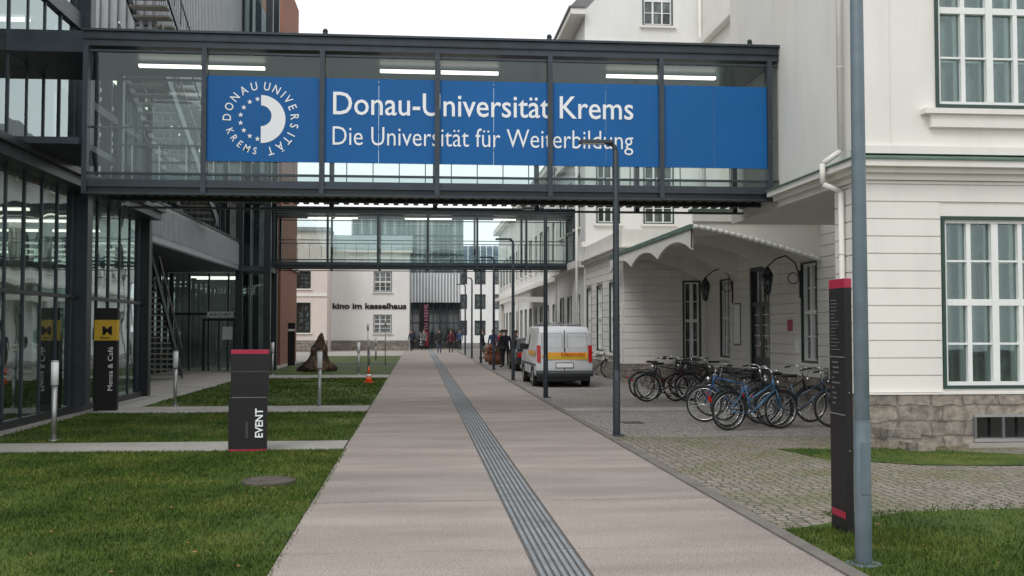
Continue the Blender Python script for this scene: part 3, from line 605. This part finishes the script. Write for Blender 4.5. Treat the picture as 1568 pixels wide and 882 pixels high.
for z in (8.5,10.2): b.box(-6,Y-.13,z,4.1,Y-.101,z+.12,STEEL)
x=-1.15
while x<3.75: b.box(x,Y-.68,4.2,x+.1,Y-.601,6.85,WHITE); x+=.28
b.box(-1.2,Y,0,3.8,Y+.3,4.2,DGL)
for x in np.arange(-1.1,3.9,.62): b.box(x-.04,Y-.1,0,x+.04,Y-.001,4.2,STEEL)
for z in (2.3,): b.box(-1.2,Y-.12,z,3.8,Y-.101,z+.12,STEEL)
b.box(1.6,Y-.1,0,2.6,Y-.06,2.2,WGL); b.done()
b=B('totem_sign',r); b.box(.15,93.6,0,1.0,93.9,4.1,SIGNB); b.box(.55,93.58,.3,.92,93.599,1.6,RED); b.done(); text(r,'totem_text','FH KREMS',(.9,93.57,1.75),.5,M('pink_vinyl',(.7,.25,.4),.5),2.2,rot=(R(90),R(-90),0)); text(r,'totem_text','IMC',(.5,93.57,.3),.5,WHITE,1.2,rot=(R(90),R(-90),0))
r=root('distant_office_building'); b=B('walls',r); Y=135
ws=[(x,x+1.4,z,z+1.9) for x in np.arange(4.9,13,2.4) for z in (1,4.4,7.6)]
wall(b,'y',Y,-1,4.2,16,0,10.3,ws,WALL2)
for w in ws: window(b,'y',Y,-1,*w,cols=2,rows=2,of=STEEL2,fr=STEEL,sill=False)
b.box(4.6,Y+.5,10.3,16,Y+8,12.6,M('blue_glass_band',(.09,.13,.19),.15,0,.2))
for x in np.arange(4.8,16,.8): b.box(x,Y+.42,10.3,x+.1,Y+.499,12.6,WHITE)
b.done()
# ------------------------------------------------------------------ street furniture
def lamp(name,x,y,m,h=4.95):
    b=B(name); b.cyl((x,y,.0),(x,y,1.1),.062,m,20,.062); b.cyl((x,y,1.1),(x,y,h-.12),.058,m,20,.048); b.torus((x,y,1.1),(0,0,1),.058,.008,m,16,5)
    b.cyl((x,y,.006),(x,y,.03),.13,m,20); b.box(x-.035,y-.066,.55,x+.035,y-.05,.95,m)
    b.tube([(x,y,h-.13),(x-.03,y,h-.03),(x-.12,y,h+.0)],.04,m,10); b.box(x-.62,y-.09,h-.01,x-.05,y+.09,h+.045,m); b.box(x-.58,y-.07,h-.02,x-.2,y+.07,h-.011,BOLW)
    b.done(bevel=.006)
lamp('street_lamp',3.37,7.72,POLE)
for y in (17.4,27.2,36.6,46,55.4,64.8,74): lamp('street_lamp',3.33,y,DPOLE)
def bollard(x,y,h=1.3):
    b=B('bollard_light'); b.cyl((x,y,0),(x,y,h*.7),.042,ALU,16); b.cyl((x,y,h*.7),(x,y,h-.02),.058,BOLW,16); b.cyl((x,y,h-.02),(x,y,h),.06,ALU,16); b.cyl((x,y,.0),(x,y,.045),.08,ALU,16); b.torus((x,y,h*.7),(0,0,1),.055,.006,ALU,16,5); b.done()
for x,y in ((-5.77,17.3),(-5.6,24.9),(-2.24,24.3),(-2.3,41.2),(-5.6,41.2),(-2.3,50),(-2.3,58)): bollard(x,y)
for x,y,h in ((-1.95,41.3,2.0),(-1.6,52,2.2)):
    b=B('marker_post'); b.cyl((x,y,0),(x,y,h),.022,ALU,8); b.cyl((x,y,h-.25),(x,y,h),.04,ALU,8); b.done()
r=root('event_sign_stele'); b=B('body',r)
b.box(-2.73,15.5,.02,-2.19,15.62,.06,RED); b.box(-2.73,15.5,.06,-2.19,15.62,.80,SIGNB); b.box(-2.70,15.49,.815,-2.17,15.61,1.44,SIGNB); b.box(-2.70,15.49,1.44,-2.17,15.61,1.50,RED)
b.box(-2.69,15.52,.80,-2.2,15.6,.815,ALU)
b.box(-2.7,15.486,1.18,-2.17,15.489,1.185,SIGNG)
b.done(bevel=.004); text(r,'event_text','EVENT',(-2.24,15.497,.22),.155,WHITE,.42,rot=(R(90),R(-90),0),bold=.003); text(r,'event_subtext','center',(-2.45,15.497,.22),.07,SIGNG,.25,rot=(R(90),R(-90),0))
r=root('canteen_sign_stele'); b=B('body',r)
b.box(-7.02,23.5,.02,-6.53,23.64,1.55,SIGNB); b.box(-7.02,23.5,1.55,-6.53,23.64,2.0,YEL); b.box(-7.02,23.5,2.0,-6.53,23.64,2.26,SIGNB); b.done(bevel=.004)
text(r,'canteen_text','Mensa & Café',(-6.62,23.49,.45),.15,WHITE,.95,rot=(R(90),R(-90),0)); text(r,'canteen_logo','M',(-6.86,23.49,1.68),.26,SIGNB,.2,bold=.006); text(r,'canteen_caption','Mensa',(-6.9,23.49,1.59),.07,SIGNB,.2)
r=root('information_sign_stele'); b=B('body',r)
b.box(3.68,8.76,.02,3.745,9.1,2.16,SIGNB); b.box(3.68,8.76,2.16,3.745,9.1,2.24,RED); b.box(3.676,8.78,.16,3.679,9.08,.22,RED); b.box(3.676,8.77,1.55,3.679,9.09,1.56,ALU); b.box(3.676,8.77,1.05,3.679,9.09,1.06,ALU)
for k in range(15): b.box(3.6765,9.06-random.uniform(.08,.2),2.05-k*.031,3.6795,9.06,2.058-k*.031,SIGNG)
for k in range(9): b.box(3.6765,9.05-random.uniform(.05,.22),1.5-k*.045,3.6795,9.05-random.uniform(0,.04),1.515-k*.045,SIGNG)
for z in (1.25,.75): b.cyl((3.712,8.752,z),(3.712,8.76,z),.006,ALU,6)
b.done(bevel=.003)
b=B('far_sign_stele'); b.box(-6.35,52,.0,-6.0,52.1,2.1,SIGNB); b.box(-6.34,51.98,1.7,-6.01,51.999,1.8,WHITE); b.done()
b=B('traffic_cone'); x,y=-1.62,35; b.box(x-.15,y-.15,.02,x+.15,y+.15,.06,CONE); b.cyl((x,y,.06),(x,y,.22),.115,CONE,16,.08); b.cyl((x,y,.22),(x,y,.31),.08,WHITE,16,.06); b.cyl((x,y,.31),(x,y,.55),.06,CONE,16,.02); b.done()
SPOT=stone_mat('mottled_sculpture',7,[(.03,.018,.012),(.20,.12,.07),(.045,.03,.02),(.13,.08,.05)],(.012,.01,.008),edge=.12,rand=1)
b=B('abstract_sculpture'); n1=22; prof=[(0,.68),(.15,.72),(.3,.62),(.5,.46),(.7,.32),(.9,.30),(1.05,.29),(1.2,.20),(1.32,.17),(1.48,.12),(1.64,.03)]
for a,(z,rr) in enumerate(prof):
    for j in range(n1):
        t=2*math.pi*j/n1; q=rr*(1+.2*math.sin(3*t+z*3)+.14*math.sin(5*t-z*4)); b.v.append((-4.3+.25*z*.6+q*math.cos(t),46-1.2+q*.8*math.sin(t),z))
i=b.mi(SPOT)
for a in range(len(prof)-1):
    for j in range(n1): b.f.append((a*n1+j,a*n1+(j+1)%n1,(a+1)*n1+(j+1)%n1,(a+1)*n1+j)); b.m.append(i); b.sm.append(True)
b.done()
TER=M('terracotta',(.25,.1,.06),.8); FL=M('red_flowers',(.35,.05,.04),.7,0,.3,20); LV=M('shrub_leaves',(.05,.09,.02),.8,0,.3,20)
for x,y in ((3.9,53),(4.0,57.5)):
    b=B('flower_planter'); b.cyl((x,y,0),(x,y,.5),.32,TER,14,.42)
    for _ in range(420):
        a=random.uniform(0,6.3); q=random.uniform(0,.48); z=.5+random.uniform(0,.5)*(1-q*1.2); px,py=x+q*math.cos(a),y+q*math.sin(a); s=.05
        d=Vector((random.gauss(0,1),random.gauss(0,1),random.gauss(0,1))).normalized(); e=d.orthogonal()
        b.poly([Vector((px,py,z))+d*s,Vector((px,py,z))+e*s,Vector((px,py,z))-d*s],FL if random.random()<.4 else LV)
    b.done()
# ------------------------------------------------------------------ bicycles
def bike(loc,ang,col,lean=.06,basket=False,lady=False):
    r=root('bicycle',loc,ang); b=B('bicycle_frame',r); F=M('bike_paint',col,.3,.2,.05)
    RH=Vector((-.53,0,.345)); FH=Vector((.54,0,.345)); BB=Vector((-.08,0,.29)); ST=Vector((-.22,0,.80)); HT=Vector((.34,0,.90)); HB=Vector((.385,0,.70))
    for H in (RH,FH):
        b.torus(H,(0,1,0),.325,.020,RUB,30,6); b.torus(H,(0,1,0),.300,.010,CHR,30,4,flat=1.6); b.cyl(H+Vector((0,-.05,0)),H+Vector((0,.05,0)),.022,CHR,8)
        for k in range(18):
            t=2*math.pi*k/18; b.cyl(H+Vector((0,.025*(-1)**k,0)),H+Vector((.3*math.cos(t+.15),0,.3*math.sin(t+.15))),.0022,CHR,3,cap=False)
    b.torus(RH,(0,1,0),.36,.012,STEEL2,16,4,a0=R(-20),a1=R(175),flat=2.2); b.torus(FH,(0,1,0),.36,.012,STEEL2,14,4,a0=R(25),a1=R(165),flat=2.2)
    b.cyl(BB,ST,.016,F,8); b.cyl(BB,HB,.019,F,8)
    if lady: b.cyl(BB+(ST-BB)*.45,HT-Vector((-.01,0,.08)),.015,F,8)
    else: b.cyl(ST-Vector((-.01,0,.05)),HT-Vector((0,0,.04)),.016,F,8)
    for s in (-.05,.05):
        S_=Vector((0,s,0)); b.cyl(RH+S_,BB+S_*.6,.009,F,6); b.cyl(RH+S_,ST+S_*.4-Vector((0,0,.05)),.008,F,6); b.cyl(FH+S_,HB+Vector((.01,s*.8,0)),.011,F,6)
    b.cyl(HB+Vector((0,-.05,0)),HB+Vector((0,.05,0)),.014,F,6)
    b.cyl(HB,HT,.021,F,8); b.cyl(HT,HT+Vector((-.03,0,.14)),.013,CHR,8); hb=HT+Vector((-.03,0,.14))
    for s in (-1,1):
        b.tube([hb,hb+Vector((.03,s*.14,.03)),hb+Vector((-.03,s*.26,.03)),hb+Vector((-.17,s*.29,.0))],.011,CHR,7); b.cyl(hb+Vector((-.09,s*.272,.012)),hb+Vector((-.19,s*.292,-.002)),.017,RUB,8)
        b.tube([hb+Vector((.02,s*.15,.02)),hb+Vector((.1,s*.08,-.05)),HB+Vector((.02,s*.02,0))],.003,RUB,4)
    b.cyl(ST,ST+Vector((-.035,0,.14)),.012,CHR,8); sx=ST+Vector((-.04,0,.15))
    k=len(b.v); top=[(.15,.015),(.02,.035),(-.08,.08),(-.13,.075)]
    for x,w in top: b.v+=[(sx.x+x,-w,sx.z+.02),(sx.x+x,w,sx.z+.02),(sx.x+x,w*.8,sx.z-.03),(sx.x+x,-w*.8,sx.z-.03)]
    i=b.mi(RUB)
    for j in range(3):
        for q in range(4): b.f.append((k+j*4+q,k+j*4+(q+1)%4,k+j*4+4+(q+1)%4,k+j*4+4+q)); b.m.append(i); b.sm.append(True)
    b.f.append((k,k+3,k+2,k+1)); b.m.append(i); b.sm.append(False); b.f.append((k+12,k+13,k+14,k+15)); b.m.append(i); b.sm.append(False)
    b.cyl(BB+Vector((0,-.06,0)),BB+Vector((0,.06,0)),.02,CHR,8); b.torus(BB+Vector((0,-.05,0)),(0,1,0),.085,.006,CHR,18,4)
    b.cyl(BB+Vector((0,-.07,0)),BB+Vector((.1,-.07,-.13)),.009,CHR,6); b.cyl(BB+Vector((0,.07,0)),BB+Vector((-.1,.07,.13)),.009,CHR,6)
    b.box(BB.x+.06,-.17,BB.z-.145,BB.x+.14,-.075,BB.z-.12,RUB); b.box(BB.x-.14,.075,BB.z+.12,BB.x-.06,.17,BB.z+.145,RUB)
    b.cyl(BB+Vector((0,-.05,.085)),RH+Vector((0,-.05,.035)),.005,STEEL2,4); b.cyl(BB+Vector((0,-.05,-.085)),RH+Vector((0,-.05,-.035)),.005,STEEL2,4)
    for s in (-.06,.06): b.cyl((-.78,s,.74),(-.3,s,.74),.006,STEEL2,5); b.cyl((-.6,s,.74),(RH.x,s,RH.z),.005,STEEL2,5)
    for x in (-.78,-.66,-.54,-.42): b.cyl((x,-.06,.74),(x,.06,.74),.005,STEEL2,5)
    b.box(-.93,-.03,.52,-.90,.03,.58,TAIL); b.ball((.46,0,.83),.05,.045,.05,CHR,8,6); b.cyl((-.12,.05,.28),(-.2,.2,.02),.008,STEEL2,5)
    if basket:
        for z in (.82,.9,.98,1.06):
            b.tube([(.42,-.17,z),(.72,-.17,z),(.72,.17,z),(.42,.17,z),(.42,-.17,z)],.006,STEEL2,4)
        for x in np.linspace(.42,.72,6):
            for s in (-.17,.17): b.cyl((x,s,.82),(x,s,1.06),.004,STEEL2,4)
        for yv in np.linspace(-.17,.17,6):
            for x in (.42,.72): b.cyl((x,yv,.82),(x,yv,1.06),.004,STEEL2,4)
            b.cyl((.42,yv,.82),(.72,yv,.82),.004,STEEL2,4)
    b.done(xf=Matrix.Rotation(lean,4,'X'))
bike((5.98,18.25,.008),R(14),(.05,.14,.26),.08,False,True)
bike((6.1,18.9,.008),R(24),(.02,.022,.025),-.05,False)
bike((6.0,19.6,.008),R(158),(.03,.10,.25),.06)
bike((7.0,18.6,.008),R(-8),(.04,.07,.11),.07,True,True)
bike((7.0,19.5,.008),R(10),(.02,.02,.022),.07,False,True)
bike((6.45,20.2,.008),R(20),(.02,.02,.022),.05,False,True)
bike((6.55,21.0,.008),R(165),(.10,.11,.12),.05)
bike((6.15,25.5,.008),R(6),(.05,.015,.02),.07,True,True)
bike((6.4,26.1,.008),R(170),(.015,.015,.016),.05)
bike((6.9,25.7,.008),R(15),(.02,.02,.022),-.04,False,True)
bike((6.3,26.8,.008),R(5),(.10,.10,.11),.06)
bike((7.4,26.6,.008),R(175),(.015,.02,.02),.06,True)
bike((6.45,37.8,.008),R(10),(.03,.03,.03),.05)
# ------------------------------------------------------------------ van
def van(name,x,y):
    r=root(name,(x,y,0)); b=B('van_body',r)
    prof=[(0,.35),(-.02,.62),(0,.95),(.10,1.72),(.22,1.86),(2.9,1.88),(3.15,1.82),(3.85,1.12),(4.35,.98),(4.48,.80),(4.5,.38)]
    def hw(z): return .885 if z<1.0 else .885-.13*((z-1.0)/.88)**1.4
    n=len(prof); i=b.mi(VANW)
    for sd in (-1,1):
        for (py,pz) in prof: b.v.append((sd*hw(pz),py,pz))
    for (py,pz) in prof: b.v.append((sd*0,py-(.04 if py<1 else -.05 if py>3 else 0),pz+(.03 if pz>1.8 else 0)))
    b.f.append(tuple(range(n))); b.m.append(i); b.sm.append(False); b.f.append(tuple(reversed(range(n,2*n)))); b.m.append(i); b.sm.append(False)
    for k in range(n-1):
        b.f.append((k,2*n+k,2*n+k+1,k+1)); b.m.append(i); b.sm.append(True); b.f.append((2*n+k,n+k,n+k+1,2*n+k+1)); b.m.append(i); b.sm.append(True)
    b.f.append((0,n-1,3*n-1,2*n)); b.m.append(i); b.sm.append(False); b.f.append((2*n,3*n-1,2*n-1,n)); b.m.append(i); b.sm.append(False)
    o=b.done(bevel=.035)
    b=B('van_details',r)
    def rear(x0,x1,z0,z1,m,p=.012):
        f=lambda z:-.055+ (0 if z<.95 else (z-.95)/.77*.10)
        f2=lambda x,z: f(z)+.04*abs(x)/.88
        b.poly([(x0,f2(x0,z0)-p,z0),(x1,f2(x1,z0)-p,z0),(x1,f2(x1,z1)-p,z1),(x0,f2(x0,z1)-p,z1)],m)
    SE=RUB
    rear(-.012,.012,.48,1.76,SE,.02)
    for s in (-1,1):
        rear(s*.86 if s<0 else .74,-.74 if s<0 else .86,.78,1.30,TAIL,.03)
        b.tube([(s*.70,-.045,1.22),(s*.70,.01,1.66),(s*.08,-.03,1.66),(s*.08,-.08,1.22),(s*.70,-.045,1.22)],.006,SE,4)
    rear(-.52,.72,.86,.98,YEL,.022); rear(-.52,.72,.98,1.08,ORG,.023); rear(-.72,-.52,.95,1.0,ORG,.023); rear(-.26,.26,.62,.75,WHITE,.03); rear(-.28,.28,.60,.77,STEEL2,.026)
    b.box(-.88,-.11,.34,.88,.05,.52,STEEL2); b.box(-.86,-.12,.44,.86,-.111,.50,SIGNG); b.box(-.8,.02,.20,.8,4.3,.36,STEEL2)
    for s in (-1,1):
        for wy in (.85,3.72):
            b.cyl((s*.68,wy,.315),(s*.895,wy,.315),.315,RUB,24); b.cyl((s*.80,wy,.315),(s*.90,wy,.315),.19,ALU,16); b.torus((s*.888,wy,.315),(1,0,0),.35,.03,STEEL2,20,5,a0=0,a1=math.pi)
        def sw(y0,y1,z0,z1,m,ys=0):
            b.poly([(s*(hw(z0)+.006),y0,z0),(s*(hw(z0)+.006),y1,z0),(s*(hw(z1)+.006),y1-ys,z1),(s*(hw(z1)+.006),y0,z1)],m)
        sw(2.45,3.62,1.15,1.66,DGL,.48); sw(.25,2.2,1.05,1.12,ORG); sw(.25,2.2,.97,1.04,YEL); sw(1.3,1.315,.5,1.7,SE); sw(2.35,2.365,.5,1.7,SE); sw(.2,4.3,.66,.72,STEEL2); sw(3.35,3.365,.5,1.1,SE)
        b.box(s*.86,3.3,1.12,s*1.05,3.42,1.32,STEEL2)
        b.box(s*.55,.45,1.90,s*.58,2.9,1.95,STEEL2)
    b.cyl((0,-.11,1.12),(0,-.11,1.2),.02,SE,6); b.poly([(-.7,3.2,1.76),(.7,3.2,1.76),(.78,3.82,1.18),(-.78,3.82,1.18)],DGL)
    b.box(-.6,.6,1.93,.6,.65,1.97,ALU); b.box(-.6,2.6,1.93,.6,2.65,1.97,ALU)
    b.box(-.45,.3,1.97,-.41,2.9,2.02,ALU); b.box(-.1,.3,1.97,-.06,2.9,2.02,ALU)
    for yy in np.arange(.4,2.9,.28): b.cyl((-.43,yy,1.995),(-.08,yy,1.995),.014,ALU,6)
    b.done(); text(r,'van_lettering','Dettwald',(-.12,-.10,.985),.13,TAIL,.72,ext=.003,bold=.002)
van('parked_van',4.5,32)
def car(x,y,col):
    r=root('parked_car',(x,y,0)); b=B('car_body',r); P=M('car_paint',col,.25,.2,.05); i=b.mi(P)
    prof=[(0,.3),(-.03,.6),(.05,.85),(.35,.93),(.75,1.38),(1.1,1.44),(2.3,1.42),(3.05,.95),(3.9,.82),(4.1,.6),(4.12,.3)]
    hw=lambda z:.86 if z<.9 else .86-.2*(z-.9)/.55
    n=len(prof)
    for sd in (-1,1):
        for py,pz in prof: b.v.append((sd*hw(pz),py,pz))
    b.f+= [tuple(range(n)),tuple(reversed(range(n,2*n)))]; b.m+=[i,i]; b.sm+=[False]*2
    for k in range(n): b.f.append((k,n+k,n+(k+1)%n,(k+1)%n)); b.m.append(i); b.sm.append(False)
    b.done(bevel=.04); b=B('car_details',r)
    b.poly([(-.66,.36,.99),(.66,.36,.99),(.6,.70,1.34),(-.6,.70,1.34)],DGL); b.box(-.8,-.05,.62,-.6,-.02,.8,TAIL); b.box(.6,-.05,.62,.8,-.02,.8,TAIL); b.box(-.26,-.06,.5,.26,-.03,.6,WHITE)
    for s in (-1,1):
        b.poly([(s*.868,.6,.94),(s*.868,2.8,.94),(s*.70,2.2,1.36),(s*.70,.9,1.36)],DGL)
        for wy in (.75,3.3): b.cyl((s*.66,wy,.3),(s*.875,wy,.3),.3,RUB,20); b.cyl((s*.8,wy,.3),(s*.88,wy,.3),.18,ALU,12)
    b.done()
car(5.0,44,(.03,.032,.035))
# ------------------------------------------------------------------ people
SKIN=M('skin',(.55,.33,.24),.6); HAIR=[M('hair_dark',(.02,.015,.01),.7),M('hair_brown',(.09,.05,.03),.7)]
def person(x,y,ang,coat,trous,sc=1.,hair=0,stride=.25,arm=.15):
    r=root('person',(x,y,.035 if -1.07<x<3.06 else .006),ang); r.scale=(sc,)*3
    V=[];E=[];RD=[]
    def add(p,rr,par=None):
        V.append(p); RD.append(rr); 
        if par is not None: E.append((par,len(V)-1))
        return len(V)-1
    pel=add((0,0,.95),(.15,.11)); w=add((0,0,1.12),(.14,.105),pel); ch=add((0,0,1.34),(.17,.115),w); nk0=add((0,0,1.47),(.07,.07),ch); nk=add((0,.005,1.53),(.052,.052),nk0)
    h1=add((0,.015,1.60),(.075,.088),nk); add((0,.012,1.70),(.07,.085),h1)
    for s in (-1,1):
        st=stride*s
        hp=add((s*.09,0,.88),(.095,.10),pel); kn=add((s*.10,st*.55+.03,.50),(.062,.066),hp); an=add((s*.10,st-.02,.10),(.042,.045),kn); add((s*.11,st+.14,.05),(.042,.035),an)
        sh=add((s*.19,0,1.40),(.07,.07),ch); el=add((s*.24,-arm*s*.4-.02,1.13),(.048,.048),sh); wr=add((s*.25,-arm*s*1.1+.06,.89),(.032,.032),el); add((s*.25,-arm*s*1.1+.09,.81),(.02,.036),wr)
    me=bpy.data.meshes.new('body'); me.from_pydata(V,E,[]); o=bpy.data.objects.new('body',me); S.collection.objects.link(o)
    sk=o.modifiers.new('s','SKIN'); sk.use_smooth_shade=True
    for i,rr in enumerate(RD): me.skin_vertices[0].data[i].radius=rr
    me.skin_vertices[0].data[0].use_root=True
    o.modifiers.new('u','SUBSURF').levels=1
    dg=bpy.context.evaluated_depsgraph_get(); m2=bpy.data.meshes.new_from_object(o.evaluated_get(dg)); bpy.data.objects.remove(o)
    for m in (coat,trous,SKIN,RUB): m2.materials.append(m)
    for p in m2.polygons:
        c=p.center; p.use_smooth=True
        if c.z>1.50: k=2
        elif c.z<.11: k=3
        elif abs(c.x)>.195 and c.z<.90: k=2
        elif c.z<.86: k=1
        else: k=0
        p.material_index=k
    o=bpy.data.objects.new('body',m2); S.collection.objects.link(o); o.parent=r
    b=B('head_and_hands',r); b.ball((0,-.012,1.675),.088,.10,.105,HAIR[hair],12,8,z0=-.15)
    b.ball((0,.112,1.63),.014,.02,.02,SKIN,6,5)
    for s in (-1,1):
        b.ball((s*.03,.098,1.655),.01,.008,.008,RUB,6,4); b.ball((s*.088,.01,1.64),.012,.022,.03,SKIN,6,5)
        wx,wy,wz=s*.25,-arm*s*1.1+.09,.80
        for f in range(4): b.cyl((wx,wy-.03+f*.02,wz),(wx-s*.012,wy-.03+f*.021+.008,wz-.065+abs(f-1.5)*.008),.0095,SKIN,6,.006)
        b.cyl((wx-s*.012,wy+.025,wz+.035),(wx-s*.03,wy+.055,wz-.01),.011,SKIN,6,.008)
    b.box(-.035,.10,1.595,.035,.104,1.603,TAIL); b.cyl((0,0,.80),(0,0,1.0),.185,coat,14,.165)
    b.done()
C=lambda n,c:M(n,c,.8,0,.15,8)
CB=C('coat_black',(.02,.02,.025)); TD=C('trousers_dark',(.02,.02,.022)); CN=C('coat_navy',(.02,.025,.04)); JB=C('jacket_blue',(.03,.06,.14)); CR=C('coat_dark_red',(.10,.02,.03)); JR=C('jacket_red',(.3,.03,.03)); GY=C('coat_grey',(.12,.12,.12))
person(1.55,76,0,CB,C('jeans_blue',(.05,.07,.12)),1.0,0)
person(2.42,77,0,CR,TD,.97,1,-.22)
person(.5,86,R(160),GY,TD,1.0,0,.2); person(-.5,84,R(20),CN,TD,.97,1,.15); person(3.5,88,R(180),JB,TD,1,0,.2)
person(4.2,50,R(170),CN,TD,1.0,0,.05); person(4.75,50.6,R(100),C('coat_dark_brown',(.06,.04,.03)),GY,.98,1,.05); person(3.9,48.4,R(60),CB,TD,1.0,0,.05)
person(4.3,60,R(10),JB,TD,1.0,1,.1); person(4.8,61,R(200),JR,TD,.97,0,.1); person(3.9,63,R(90),CB,GY,1.,1,.1)
# ------------------------------------------------------------------ light, sky, camera
W=bpy.data.worlds.new('World'); S.world=W; W.use_nodes=True; nt=W.node_tree; n=nt.nodes; l=nt.links; bg=n['Background']
sky=n.new('ShaderNodeTexSky'); sky.sky_type='NISHITA'; sky.sun_disc=False; sky.sun_elevation=R(50); sky.sun_rotation=R(210)
hs=n.new('ShaderNodeHueSaturation'); hs.inputs['Saturation'].default_value=.25; l.new(sky.outputs[0],hs.inputs['Color'])
tc=n.new('ShaderNodeTexCoord'); nz=n.new('ShaderNodeTexNoise'); nz.inputs['Scale'].default_value=2.2; nz.inputs['Detail'].default_value=5; l.new(tc.outputs['Generated'],nz.inputs['Vector'])
cr=n.new('ShaderNodeValToRGB'); cr.color_ramp.elements[0].position=.3; cr.color_ramp.elements[1].position=.7; cr.color_ramp.elements[0].color=(.85,.88,.91,1); cr.color_ramp.elements[1].color=(.98,.99,1,1); l.new(nz.outputs['Fac'],cr.inputs['Fac'])
sc=n.new('ShaderNodeVectorMath'); sc.operation='SCALE'; sc.inputs['Scale'].default_value=9.5; l.new(cr.outputs[0],sc.inputs[0])
mx=n.new('ShaderNodeMix'); mx.data_type='RGBA'; mx.inputs[0].default_value=.85; l.new(hs.outputs[0],mx.inputs[6]); l.new(sc.outputs[0],mx.inputs[7]); l.new(mx.outputs[2],bg.inputs['Color']); bg.inputs['Strength'].default_value=.145
sl=bpy.data.lights.new('sun','SUN'); sl.energy=1.05; sl.angle=R(22); sl.color=(1,.975,.94); so=bpy.data.objects.new('sun',sl); S.collection.objects.link(so); so.rotation_euler=(R(42),0,R(-32))
cd=bpy.data.cameras.new('camera'); cd.sensor_width=36; cd.lens=36.73; cd.clip_end=2000; cam=bpy.data.objects.new('camera',cd); S.collection.objects.link(cam)
cam.location=(0,0,1.8); cam.rotation_euler=(R(92.25),0,R(-5.14)); S.camera=cam
S.view_settings.view_transform='Standard'; S.view_settings.look='None'; S.view_settings.exposure=0
